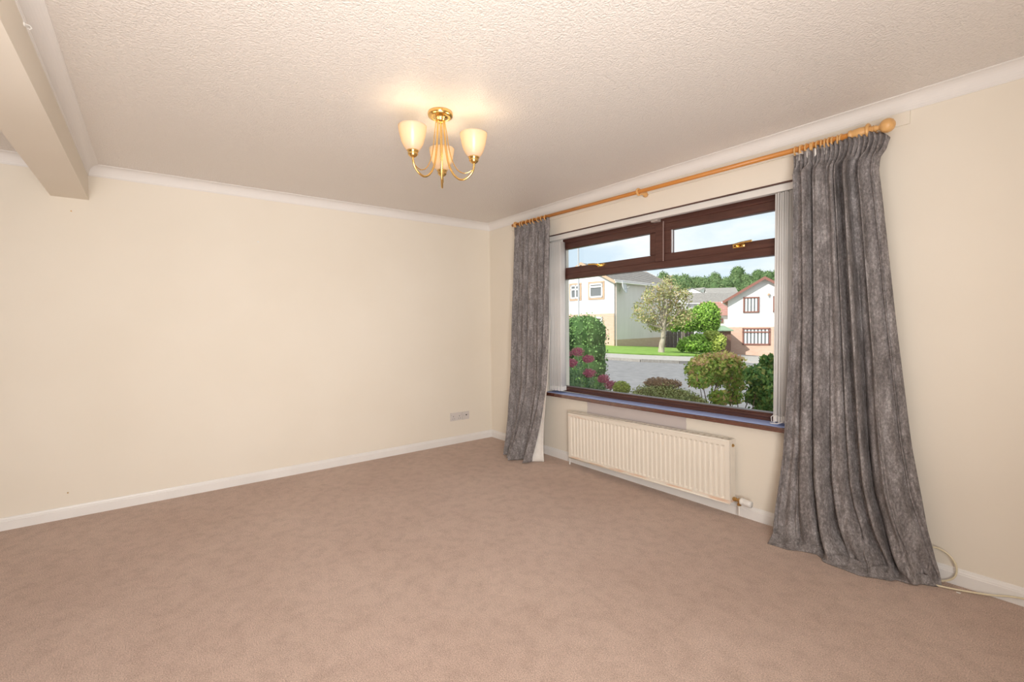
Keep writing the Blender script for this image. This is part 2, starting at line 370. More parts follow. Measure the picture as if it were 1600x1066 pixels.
# ------------------------------------------------------------------ vertical blind
bl = thing('vertical_blind', 'white vertical blind drawn open to both sides of the window', 'blind', (0, .035, 0))
MB().box(OX0+.005, OX1-.005, -.027, .018, 2.068, 2.112).build('headrail', M_PVC, bl, bevel=.003)
def vane_proto():
    o = MB()
    pts = [(-.0445+.089*i/6) for i in range(7)]
    rows = [[(.0035*math.sin(PI*i/6), pts[i], z) for i in range(7)] for z in (-1.40, -.7, 0)]
    v = o.grid(rows).build('vane', M_VANE, bl, smooth=True, solid=.0012)
    wgt = MB().box(-.003, .006, -.043, .043, -1.402, -1.362).build('weight', M_PVC, v, bevel=.001)
    hk = MB().box(-.002, .002, -.006, .006, -.002, .026).build('hanger', M_PVC, v)
    return v
vp = vane_proto(); first = True
for side, xs in (('l', [1.135-.0135*i for i in range(12)]), ('r', [3.052+.0135*i for i in range(14)])):
    for i, x in enumerate(xs):
        v = vp if first else dup(vp, bl); first = False
        v.location = (x, 0, 2.058+(-.012 if side == 'l' else 0)+.003*math.sin(i*2.1)); v.rotation_euler = (0, .004*math.sin(i*1.7), (.16 if side == 'l' else -.30)+.05*math.sin(i*3.3))
for x, s in ((1.135, 1), (3.05, -1)):
    MB().tube([(x+.01*s, -.035, .70), (x+.026*s, -.038, .685), (x+.022*s, -.038, .655), (x+.005*s, -.03, .65)], .0022, 6).build('bottom_chain', M_PVC, bl)
MB().tube([(3.10, -.05, .664), (3.07, -.062, .652), (3.03, -.055, .648), (3.02, -.04, .65)], .003, 6).build('bottom_chain', M_PVC, bl)

# ------------------------------------------------------------------ curtain pole with rings
PY = -.098
def pz(x): return 2.2835-.0100*(x-.53)
pole = thing('curtain_pole', 'orange varnished wooden curtain pole with a ball finial above the window', 'curtain pole', (2.05, PY, 2.27))
def rel(p): return (p[0]-2.05, p[1]-PY, p[2]-2.27)
MB().tube([rel((.55, PY, pz(.55))), rel((3.46, PY, pz(3.46)))], .0145, 16).build('rod', M_PINE, pole, smooth=True)
ex = (1, 0, -.010)
e0 = rel((3.44, PY, pz(3.44)))
MB().lathe([(.018, 0), (.024, .002), (.025, .012), (.019, .016), (.023, .022), (.026, .045), (.024, .075), (.017, .085), (.016, .105), (.019, .108)], e0, ex, 24).build('end_socket', M_PINE2, pole, smooth=True)
f0 = rel((3.553, PY, pz(3.553)))
MB().lathe([(.012, -.006), (.017, .002), (.011, .012), (.014, .020), (.024, .026), (.0315, .036), (.0345, .050), (.032, .064), (.024, .075), (.010, .082), (.001, .083)], f0, ex, 28).build('finial', M_PINE2, pole, smooth=True)
def bracket(x, r=.025):
    b = MB(); c = rel((x, PY, pz(x)))
    b.torus(c, (1, 0, 0), r, .0085, 24, 10)
    b.lathe([(.010, 0), (.012, .01), (.009, .03), (.012, .05), (.020, .058), (.021, .070)], (c[0], c[1]+r, c[2]-.006), (0, 1, 0), 20)
    return b.build('bracket', M_PINE2, pole, smooth=True)
bracket(2.10, .021); bracket(3.525, .027); bracket(.60, .021)
rp = None
ORD = 'first second third fourth fifth sixth seventh eighth ninth tenth eleventh twelfth thirteenth'.split()
def ring(x, lab, grp, tilt, lean):
    global rp
    if rp is None:
        rp = MB().torus((0, 0, 0), (1, 0, 0), .0235, .0048, 22, 8).add([], []).torus((0, 0, -.031), (0, 1, 0), .004, .0012, 10, 6).build('curtain_ring', M_PINE2, None, smooth=True); o = rp
    else: o = rp.copy(); COL.objects.link(o)
    o.location = (x, PY, pz(x)-.008); o.rotation_euler = (lean, 0, tilt)
    tag(o, lab, 'curtain ring', grp)
for i in range(13):
    ring(3.185+.0185*i+.004*math.sin(i*2.3), ORD[i]+' wooden ring from the left on the pole over the right-hand curtain', 'rings over the right-hand curtain', .28*math.sin(i*1.9), .1*math.sin(i))
for i in range(9):
    ring(.625+.054*i+.006*math.sin(i*2.3), ORD[i]+' wooden ring from the left on the pole over the left-hand curtain', 'rings over the left-hand curtain', .3*math.sin(i*1.9), .1*math.sin(i))

# ------------------------------------------------------------------ curtains
def interp(z, pts):
    zs = [p[0] for p in pts]; xs = [p[1] for p in pts]
    return float(np.interp(z, zs, xs))
def sm(pts, z, h=.06):
    return (interp(z-h, pts)+interp(z, pts)*2+interp(z+h, pts))/4
def pleats(u, z, folds, seed, head):
    # asymmetric rounded folds; u in 0..1, warped so that the folds have unequal widths
    w = u+.042*math.sin(2*PI*(1.3*u+seed))+.026*math.sin(2*PI*(2.9*u+.6*seed)+z*.9)
    s = math.sin(2*PI*folds*w); a = .5+.5*s
    main = (a**.75)*2-1
    mod = .62+.38*math.sin(2*PI*(2.3*u+seed*1.7)+.7*z)
    fine = math.sin(2*PI*folds*2.7*u+seed*9)
    return main*mod*(1-head*.75)+fine*(.12+.55*head)
def curtain_right():
    root = thing('grey_curtain', 'long mottled grey curtain at the right of the window, hem trailing on the carpet', 'curtain', (3.4, -.12, 0))
    LE = [(0, 3.128), (.15, 3.122), (.54, 3.150), (1.29, 3.183), (2.0, 3.190), (2.15, 3.183), (2.26, 3.176)]
    RE = [(0, 3.845), (.06, 3.832), (.30, 3.785), (.65, 3.722), (1.28, 3.650), (1.9, 3.588), (2.10, 3.565), (2.15, 3.600), (2.20, 3.63), (2.26, 3.59)]
    hem = [(0, -.285), (.12, -.275), (.26, -.205), (.34, -.265), (.55, -.285), (.66, -.245), (.76, -.20), (.88, -.155), (1, -.095)]
    nu, nv = 220, 150; rows = []
    for j in range(nv+1):
        t = j/nv
        row = []
        for i in range(nu+1):
            u = i/nu
            ztop = pz(3.2+.4*u)-.012-.010*(.5+.5*math.sin(2*PI*9*u+1))-(.035*max(0, (u-.86)/.14)**1.5)
            ztop -= .022*math.exp(-((u-.06)/.09)**2)
            if t < .93:
                q = t/.93; z = ztop+(.035-ztop)*q; fl = 0
            else:
                fl = (t-.93)/.07; z = .035*(1-fl)**1.5+.004
            head = max(0, min(1, (z-2.11)/.05))
            low = max(0, (.55-z)/.55)
            l, r_ = sm(LE, z), sm(RE, z)
            us = u+.055*low**2*math.sin(PI*u)*(1 if u > .25 else u*4)          # folds drift right near the floor
            ph = u-.10*max(0, (.42-z))*min(1, u*2.2)*1.6
            x = l+(r_-l)*us*(1/(1.0))
            x = min(x, r_)
            amp = .013*head+(.048+.012*low)*(1-head)
            edge = min(1, u/.03)*min(1, (1-u)/.05)
            y = -.112-.020*low-.02*(1-head)
            f = pleats(ph, z, 7.5, .31, head)
            y += -amp*f*(.35+.65*edge)
            x += .010*math.cos(2*PI*7.5*ph+1.2)*(1-head)*edge
            # return of the outer edge towards the wall
            if u > .9: y += (u-.9)/.1*.035*(1-low*.4)
            # crumpled lower part sliding out over the carpet
            hy = interp(u, hem)
            k = low**2.4
            y = y*(1-k*.8)+(hy*.86+.02-amp*f*.6)*k*.8
            if low > .35 and u > .25:
                c = math.sin(2*PI*(1.55*(u-.25)*3-(.5-z)*3.1))
                y += -.05*c*(low-.35)*min(1, (u-.25)*6)*min(1, (1-u)*8)
            if fl: y = y+(hy-y)*fl*.9
            if fl: z += .010*(.5+.5*math.sin(2*PI*8*u+2*fl))*(1-fl)
            row.append((x-3.4, y+.12, max(z, .004)))
        rows.append(row)
    MB().grid(rows).build('drape', M_CURT, root, smooth=True, solid=.004)
    # gathering tape glimpsed along the top edge
    tp = MB(); rr = []
    for j in range(3):
        rr.append([(3.185+.15*i/40-3.4, -.105+.12+.010*math.sin(2*PI*4*i/40), pz(3.2)-.022-.022*j+.006*math.sin(i*.9)) for i in range(41)])
    tp.grid(rr); tag(tp.build('heading_tape', M_LINING, root, smooth=True, solid=.002), 'white gathering tape')
curtain_right()
def curtain_left():
    root = thing('grey_curtain', 'mottled grey curtain at the left of the window with white lining showing at its hem', 'curtain', (.85, -.14, 0))
    #      z : (x, y) of the two edges
    LX = [(0, .735), (.06, .68), (.16, .617), (.35, .588), (.8, .560), (1.32, .552), (2.09, .590), (2.28, .580)]
    LY = [(0, -.395), (.06, -.335), (.16, -.255), (.35, -.200), (.8, -.145), (1.32, -.120), (2.09, -.105), (2.28, -.100)]
    RX = [(0, 1.070), (.12, 1.062), (.35, 1.058), (.72, 1.085), (1.32, 1.095), (1.9, 1.098), (2.20, 1.110), (2.28, 1.10)]
    RY = [(0, -.325), (.12, -.270), (.35, -.190), (.72, -.120), (1.32, -.105), (1.9, -.100), (2.28, -.100)]
    nu, nv = 150, 120; rows = []; lin_rows = []
    for j in range(nv+1):
        t = j/nv; row = []
        for i in range(nu+1):
            u = i/nu
            ztop = pz(.6+.5*u)-.010-.010*(.5+.5*math.sin(2*PI*8*u))
            z = ztop+(.006-ztop)*t
            head = max(0, min(1, (z-2.13)/.05)); low = max(0, (.6-z)/.6)
            x = lin(sm(LX, z, .03), sm(RX, z, .03), u); y = lin(sm(LY, z, .03), sm(RY, z, .03), u)
            edge = min(1, u/.04)*min(1, (1-u)/.04)
            amp = .012*head+.045*(1-head)+.016*low
            ph = u+.05*low*math.sin(PI*u)
            f = pleats(ph, z, 5.5, .63, head)
            y += -amp*f*(.3+.7*edge); x += -.012*f*(1-head)*edge
            if low: y += .05*low**2*math.sin(2*PI*1.5*u+.6)*edge
            row.append((x-.85, y+.14, z+.008*low**3*(1+math.sin(2*PI*3*u))))
        rows.append(row)
    MB().grid(rows).build('drape', M_CURT, root, smooth=True, solid=.004)
    ln = []
    for j in range(41):
        z = 1.35*(1-j/40)+.004
        xr, yr = sm(RX, z, .03), sm(RY, z, .03)
        k = max(0, (1.35-z)/1.35)
        xe = lin(xr, 1.122, k**.5*.8+.2*k); ye = lin(yr+.012, -.205, k**1.3)
        ln.append([(lin(xr-.05, xe, s)-.85, lin(yr+.02, ye, s)+.14-.006*math.sin(s*PI*2)*k, z) for s in [q/8 for q in range(9)]])
    tag(MB().grid(ln).build('lining', M_LINING, root, smooth=True, solid=.003), 'white lining fabric')
curtain_left()

# ------------------------------------------------------------------ radiator
def radiator():
    x0, x1 = 1.338, 2.818; Ht = .418; dz = .022
    ang = -math.atan2(dz, x1-x0)
    root = thing('radiator', 'long cream panel radiator with vertical flutes under the window', 'radiator', (x0, -.10, .068))
    root.rotation_euler = (0, ang, 0)
    L = x1-x0
    # fluted front panel
    pitch = .0385; n = int((L-.05)/pitch); off = (L-n*pitch)/2
    xs = [0, off-.004]; ys = [0, 0]
    prof = [(0, 0, 0)]
    cols = [(0, 0), (off-.006, 0)]
    for k in range(n):
        a = off+k*pitch
        cols += [(a, 0), (a+.006, .0), (a+.012, .0085), (a+pitch-.012, .0085), (a+pitch-.006, 0)]
    cols += [(L-off+.006, 0), (L, 0)]
    zs = [(0, 0), (.030, 0), (.042, 1), (Ht-.046, 1), (Ht-.034, 0), (Ht, 0)]
    rows = [[(x, d*k, z) for x, d in cols] for z, k in zs]
    MB().grid(rows).build('front_panel', M_RAD, root, solid=.0015)
    seam = MB(); seam.tube([(0, -.001, .006), (L, -.001, .006)], .005, 8); seam.tube([(0, 0, Ht-.003), (L, 0, Ht-.003)], .004, 8)
    seam.build('seam', M_RAD, root, smooth=True)
    bp_ = MB().box(.004, L-.004, .055, .060, .01, Ht-.01).build('back_panel', M_RAD, root)
    for a, b in ((-.002, .001), (L-.001, L+.002)):
        MB().box(a, b, .004, .066, .012, Ht+.004).build('side_panel', M_RAD, root, bevel=.0008)
    # top grille: frame and bars
    tg = MB(); tg.box(0, L, .002, .010, Ht, Ht+.004); tg.box(0, L, .056, .066, Ht, Ht+.004)
    m = 34
    for k in range(m+1):
        xx = L*k/m; tg.box(max(0, xx-.014), min(L, xx+.014), .010, .056, Ht+.0005, Ht+.0035)
    tg.build('top_grille', M_RAD, root)
    tag(MB().lathe([(.011, 0), (.011, .004), (.006, .006), (.006, .010)], (L+.002, .035, Ht-.035), (1, 0, 0), 14).build('bleed_valve', M_BRASS2, root), 'brass bleed valve')
    # thermostatic valve on the right
    vb = MB(); vb.tube([(L, .032, .034), (L+.048, .032, .034)], .0085, 12); vb.lathe([(.014, 0), (.014, .016)], (L+.008, .032, .034), (1, 0, 0), 6)
    vb.lathe([(.012, 0), (.013, .012), (.010, .02)], (L+.036, .032, .034), (1, 0, 0), 12); vb.tube([(L+.044, .032, .034), (L+.044, .032, .004)], .009, 12); vb.lathe([(.013, 0), (.013, .014)], (L+.044, .032, .000), (0, 0, 1), 6)
    tag(vb.build('valve_body', M_BRASS2, root), 'worn brass valve body')
    MB().lathe([(.012, 0), (.020, .003), (.0225, .010), (.0225, .022), (.0205, .024), (.0215, .028), (.0215, .066), (.019, .074), (.006, .076)], (L+.052, .030, .034), (1, -.10, -.06), 24).build('thermostat_head', M_PVC, root, smooth=True)
    tag(MB().tube([(L+.044, .032, .002), (L+.044, .032, -.064)], .0065, 12).build('pipe', M_PVC, root), 'white painted feed pipe')
    lv = MB(); lv.tube([(0, .032, .034), (-.022, .032, .034)], .009, 10); lv.tube([(-.020, .032, .075), (-.020, .032, -.005)], .008, 10)
    tag(lv.build('lockshield_valve', mat('old_metal', (.28, .22, .19), .4, 1.0), root), 'dark metal lockshield valve')
    MB().tube([(-.020, .032, -.004), (-.020, .032, -.068)], .0065, 12).build('pipe', M_PVC, root)
    for xx in (.25, L-.25): MB().box(xx-.015, xx+.015, .060, .098, .06, Ht-.06).build('wall_bracket', M_RAD, root)
radiator()

# ------------------------------------------------------------------ sockets, small wall bits, cable
M_PLATE = mat('aged_white_plastic', (0.68, 0.635, 0.61), .4)
s2 = thing('double_socket', 'white double plug socket low on the left wall beside the aerial plate', 'socket', (0, -.472, .292))
MB().box(0, .010, -.073, .073, -.043, .043).build('face_plate', M_PLATE, s2, bevel=.003)
for y in (-.037, .037):
    MB().box(.0098, .0140, y-.020+.014, y+.020-.014, .012, .032).build('rocker_switch', M_PLATE, s2, bevel=.001)
    h = MB(); h.box(.0095, .0105, y-.003, y+.003, -.002, .008); h.box(.0095, .0105, y-.014, y-.008, -.024, -.019); h.box(.0095, .0105, y+.008, y+.014, -.024, -.019)
    h.build('pin_hole', M_DARK, s2)
for y in (-.030*2, .030*2): MB().lathe([(.003, 0), (.003, .0012)], (.0098, y, .018), (1, 0, 0), 10).build('screw', M_GREYPL, s2)
s1 = thing('aerial_socket', 'white single aerial plate right of the double socket', 'socket', (0, -.352, .290))
MB().box(0, .010, -.043, .043, -.043, .043).build('face_plate', M_PLATE, s1, bevel=.003)
tag(MB().lathe([(.0065, 0), (.0065, .005), (.004, .005)], (.009, .004, .006), (1, 0, 0), 14).build('coax_hole', M_DARK, s1), 'dark round aerial outlet')
for y in (-.030, .030): MB().lathe([(.003, 0), (.003, .0012)], (.0098, y, .006), (1, 0, 0), 10).build('screw', M_GREYPL, s1)
def nail(name, loc, axis, r, l, m, lab, cat):
    tag(MB().lathe([(r*.45, 0), (r*.45, l*.7), (r, l*.7), (r*.9, l)], loc, axis, 10).build(name, m), lab, cat)
nail('nail', (0, -3.44, 2.074), (1, 0, 0), .0045, .008, M_BRASS2, 'small nail in the left wall just below the ceiling beam', 'nail')
nail('nail', (0, -3.52, .172), (1, 0, 0), .0045, .008, M_BRASS2, 'small nail low on the left wall just above the skirting', 'nail')
nail('wall_plug', (0, -2.324, 1.979), (1, 0, 0), .007, .004, M_PVC, 'small white wall plug in the middle of the left wall', 'wall plug')
hk = MB(); hk.lathe([(.008, 0), (.008, .003), (.003, .006)], (2.02, -3.349, 2.322), (0, 1, 0), 14); hk.tube([(2.02, -3.345, 2.322), (2.02, -3.334, 2.321), (2.02, -3.330, 2.313), (2.02, -3.335, 2.307), (2.02, -3.340, 2.310)], .002, 8)
tag(hk.build('cup_hook', M_PVC), 'small white cup hook on the beam under the cornice', 'hook')
def smooth_path(P, n=8):
    P = [Vector(p) for p in P]; out = []
    for i in range(len(P)-1):
        p0, p1, p2, p3 = P[max(i-1, 0)], P[i], P[i+1], P[min(i+2, len(P)-1)]
        for k in range(n):
            t = k/n
            out.append(.5*((2*p1)+(-p0+p2)*t+(2*p0-5*p1+4*p2-p3)*t*t+(-p0+3*p1-3*p2+p3)*t**3))
    return out+[P[-1]]
cab = thing('cable', 'cream cable looping from behind the right-hand curtain and running along the skirting', 'cable', (3.86, -.04, 0))
def cr(P): return [Vector(p)-Vector((3.86, -.04, 0)) for p in P]
MB().tube(smooth_path(cr([(3.72, -.055, .05), (3.755, -.05, .13), (3.80, -.045, .165), (3.845, -.04, .155), (3.878, -.036, .115), (3.884, -.036, .07), (3.87, -.038, .035), (3.84, -.045, .014), (3.80, -.06, .006)]), 8), .0042, 8).build('loop', M_CABLE, cab, smooth=True)
MB().tube(smooth_path(cr([(3.80, -.11, .006), (3.87, -.088, .007), (3.93, -.062, .008), (4.00, -.030, .012), (4.06, -.022, .03), (4.12, -.0205, .040), (4.2, -.0205, .034), (4.4, -.0205, .030), (4.7, -.0205, .032)]), 8), .0042, 8).build('run', M_CABLE, cab, smooth=True)
tag(MB().box(3.893, 3.908, -.097, -.088, 0, .003).build('paper_scrap', M_PVC, bevel=.001), 'tiny white scrap on the carpet by the cream cable', 'scrap')

# ------------------------------------------------------------------ ceiling lamp
def ceiling_lamp():
    LX, LY = 2.118, -1.798
    root = thing('ceiling_lamp', 'brass three-arm ceiling lamp with frosted glass shades, all lit', 'lamp', (LX, LY, H))
    MB().lathe([(.064, 0), (.066, -.010), (.064, -.022), (.050, -.028), (.046, -.026), (.034, -.028), (.028, -.036), (.026, -.046), (.012, -.050)], (0, 0, 0), (0, 0, 1), 40).build('ceiling_rose', M_BRASS, root, smooth=True)
    MB().lathe([(.006, 0), (.006, .01), (.003, .012)], (.055, -.022, -.012), (.93, -.37, 0), 10).build('screw', M_BRASS2, root)
    for n, a in enumerate((-81, 43, 149)):
        a = math.radians(a); d = Vector((math.cos(a), math.sin(a), 0)); rr = .178
        def pt(r, z): return d*r+Vector((0, 0, z))
        arm = MB().tube(smooth_path([pt(.016, -.045), pt(.022, -.12), pt(.030, -.21), pt(.046, -.285), pt(.074, -.335), pt(.108, -.357), pt(.142, -.348), pt(.168, -.322), pt(rr, -.292), pt(rr, -.272)], 6), .0055, 10).build('arm', M_BRASS, root, smooth=True)
        side = d.cross(Vector((0, 0, 1)))*.006
        MB().tube(smooth_path([pt(.024, -.045)+side, pt(.036, -.12)+side, pt(.048, -.20)+side, pt(.066, -.265)+side, pt(.092, -.308)+side, pt(.122, -.325)+side, pt(.148, -.322)+side*.6, pt(.166, -.312)+side*.2], 6), .0026, 8).build('wire_rod', M_BRASS, arm, smooth=True)
        c = pt(rr, 0)
        MB().lathe([(.008, -.278), (.018, -.272), (.026, -.262), (.022, -.256), (.028, -.250), (.029, -.244), (.024, -.240)], (c.x, c.y, 0), (0, 0, 1), 24).build('cup', M_BRASS, root, smooth=True)
        pr = [(.022, -.244), (.032, -.240), (.044, -.222), (.054, -.198), (.061, -.172), (.066, -.148), (.0685, -.130), (.0695, -.124)]
        sh = MB().lathe(pr, (c.x, c.y, 0), (0, 0, 1), 40, cap=False).build('shade', M_SHADE, root, smooth=True, solid=.003)
        b = MB()
        b.lathe([(.010, -.240), (.013, -.236), (.013, -.200), (.010, -.196)], (c.x, c.y, 0), (0, 0, 1), 14)
        tag(b.build('bulb_holder', M_PVC, root, smooth=True), 'white bulb holder')
        b = MB(); top = -.118 if n == 1 else -.135
        for k in (-1, 1):
            o = Vector((.010*k, 0, 0)); s_ = Vector((0, .009, 0))
            b.tube(smooth_path([c+o-s_+Vector((0, 0, -.198)), c+o-s_+Vector((0, 0, top-.008)), c+o+Vector((0, 0, top)), c+o+s_+Vector((0, 0, top-.008)), c+o+s_+Vector((0, 0, -.198))], 5), .0055, 8)
        b.build('bulb', M_BULB, root, smooth=True)
        lamp_light('bulb_light', 'POINT', (LX+c.x, LY+c.y, H-.150), .42, (1.0, .74, .42), shadow_soft_size=.022).parent = None
ceiling_lamp()

# ================================================================== outside
CAM = Vector((CX, CY, CZ))
FH = Vector((FV.x, FV.y, 0)).normalized(); RH = Vector((FH.y, -FH.x, 0))
def ray(px, py): return FV+RV*((px-800)/FPX)-UV*((py-533)/FPX)
def at(px, py, D): return CAM+ray(px, py)*D           # point seen at pixel px,py, at distance D along the view
def XD(X, D, z=0.0): p = CAM+RH*X+FH*D; return Vector((p.x, p.y, z))
def gz(X): return CZ-(1.38+.07*X)                     # the street falls gently to the right
def ground(px, py):
    d = ray(px, py); dX = d.dot(RH); dz = d.z
    t = -1.38/(dz+.07*dX)
    return CAM+d*t
def gp(X, D, up=0): p = XD(X, D); p.z = gz(X)+up; return p
M_ROAD = simple_noise_mat('grey_asphalt', (0.20, 0.195, 0.20), (0.26, 0.255, 0.26), 4, .9, .2)
M_PAVE = simple_noise_mat('pale_paving', (0.36, 0.34, 0.32), (0.46, 0.43, 0.40), 6, .9, .2)
M_KERB = simple_noise_mat('kerb_stone', (0.34, 0.31, 0.28), (0.42, 0.39, 0.36), 9, .9, .2)
M_GRASS = simple_noise_mat('lawn_green', (0.16, 0.29, 0.05), (0.25, 0.40, 0.08), 2.5, .9, .2, .3, .03)
M_SOIL = simple_noise_mat('garden_soil', (0.16, 0.13, 0.10), (0.28, 0.25, 0.22), 14, .95, .1, .5, .02)
def slab(name, pts, th, m, lab, cat, lift=0.0, parent=None):
    n = len(pts); top = [p+Vector((0, 0, lift)) for p in pts]; bot = [p-Vector((0, 0, th-lift)) for p in pts]
    # order so that the top faces up
    nrm = (top[1]-top[0]).cross(top[2]-top[0])
    if nrm.z < 0: top.reverse(); bot.reverse()
    mb = MB().add(top+bot, [tuple(range(n)), tuple(range(2*n-1, n-1, -1))]+[(i, i+n, (i+1) % n+n, (i+1) % n) for i in range(n)])
    o = mb.build(name, m, parent)
    if lab: tag(o, lab, cat, kind='structure')
    return o
def wz(p): X = (p-CAM).dot(RH); p = p.copy(); p.z = gz(X); return p
slab('road', [wz(Vector((-14, .305, 0))), wz(Vector((60, .305, 0))), wz(Vector((60, 330, 0))), wz(Vector((-330, 330, 0))), wz(Vector((-330, 60, 0)))], .3, M_ROAD, 'grey asphalt road bending past the front garden', 'road', -.02)
# near front garden
slab('garden_bed', [wz(Vector((-2.2, .31, 0))), wz(Vector((8, .31, 0))), wz(Vector((8, 3.1, 0))), wz(Vector((-2.2, 3.1, 0)))], .3, M_SOIL, 'bare soil bed of the front garden below the window', 'flower bed', .06)
# far pavement, kerb and lawn
lawn_n = [ground(x, y) for x, y in ((890, 553), (940, 554.5), (1000, 557.5), (1060, 559.5), (1120, 560.5))]
lawn_f = [ground(x, y) for x, y in ((1128, 549), (1060, 546.5), (1000, 544), (940, 542.5), (890, 542))]
slab('lawn', lawn_n+lawn_f, .3, M_GRASS, 'bright green lawn across the road beneath the small tree', 'lawn', .16)
kin = [ground(x, y) for x, y in ((870, 559), (940, 561), (1000, 565), (1060, 567.5), (1130, 568.5))]
slab('pavement', list(reversed([p.copy() for p in lawn_n]))+kin, .3, M_PAVE, 'pale pavement strip between lawn and road', 'pavement', .10)
# kerb stones, one by one
kerb = thing('kerb', 'row of grey kerb stones edging the far pavement', 'kerb', tuple(kin[2])); kn = 0
for a, b in zip(kin[:-1], kin[1:]):
    n = max(1, int((b-a).length/.9)); d = (b-a)/n; s = Vector((d.y, -d.x, 0)).normalized()*.07
    for k in range(n):
        p = a+d*k+d*.01-kin[2]; q = a+d*(k+1)-d*.01-kin[2]; z0, z1 = Vector((0, 0, -.1)), Vector((0, 0, .115+.006*math.sin(kn*2.2))); kn += 1
        MB().hexa([p+s+z0, q+s+z0, q-s+z0, p-s+z0], [p+s+z1, q+s+z1, q-s+z1, p-s+z1]).build('kerb_stone', M_KERB, kerb)
dv = [ground(1125, 548), ground(1125, 562), ground(1260, 575), ground(1260, 552)]
slab('driveway', dv, .3, M_PAVE, 'pale grey driveway in front of the right-hand house', 'driveway', .07)

# ---- houses
def brick_mat(name, c1, c2, mortar):
    m = mat(name, c1, .9, spec=.2); b = nd(m, 'ShaderNodeTexBrick'); b.inputs['Scale'].default_value = 1.0
    b.inputs['Brick Width'].default_value = .225; b.inputs['Row Height'].default_value = .075; b.inputs['Mortar Size'].default_value = .008
    b.inputs['Color1'].default_value = (*c1, 1); b.inputs['Color2'].default_value = (*c2, 1); b.inputs['Mortar'].default_value = (*mortar, 1)
    v = coords(m); sx = nd(m, 'ShaderNodeSeparateXYZ'); lk(m, v, sx.inputs[0]); cb = nd(m, 'ShaderNodeCombineXYZ')
    lk(m, math_n(m, 'ADD', sx.outputs['X'], sx.outputs['Y']), cb.inputs[0]); lk(m, sx.outputs['Z'], cb.inputs[1]); lk(m, cb.outputs[0], b.inputs['Vector'])
    lk(m, b.outputs['Color'], bsdf(m).inputs['Base Color']); return m
M_BRICK = brick_mat('pinkish_brick', (0.60, 0.37, 0.27), (0.66, 0.43, 0.33), (0.58, 0.49, 0.43))
M_BRICKD = brick_mat('tan_brick', (0.50, 0.36, 0.26), (0.56, 0.42, 0.31), (0.52, 0.45, 0.38))
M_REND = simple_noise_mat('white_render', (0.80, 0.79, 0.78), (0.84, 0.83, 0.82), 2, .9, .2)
M_RENDG = simple_noise_mat('shaded_render', (0.69, 0.65, 0.67), (0.74, 0.70, 0.72), 1.2, .9, .2, stretch=(1.5, 1.5, .3))  # white render with shade put into its colour, pinker against lawn bounce
def roof_mat(name, c0, c1):
    m = simple_noise_mat(name, c0, c1, 5, .85, .2)
    return m
M_ROOFG = roof_mat('grey_roof_tile', (0.27, 0.255, 0.24), (0.36, 0.34, 0.32)); M_ROOFR = roof_mat('red_brown_roof_tile', (0.44, 0.24, 0.20), (0.52, 0.31, 0.27))
M_BROWN = mat('brown_stained_timber', (0.26, 0.11, 0.085), .6); M_TAN = mat('tan_timber', (0.55, 0.36, 0.24), .7)
M_UPVC = mat('white_upvc', (0.82, 0.81, 0.80), .5); M_BLIND = mat('white_blind_slats', (0.80, 0.80, 0.79), .7)
M_GREYM = mat('grey_metal', (0.40, 0.41, 0.42), .5, .3); M_GREENR = mat('green_felt_roof', (0.26, 0.36, 0.25), .85)
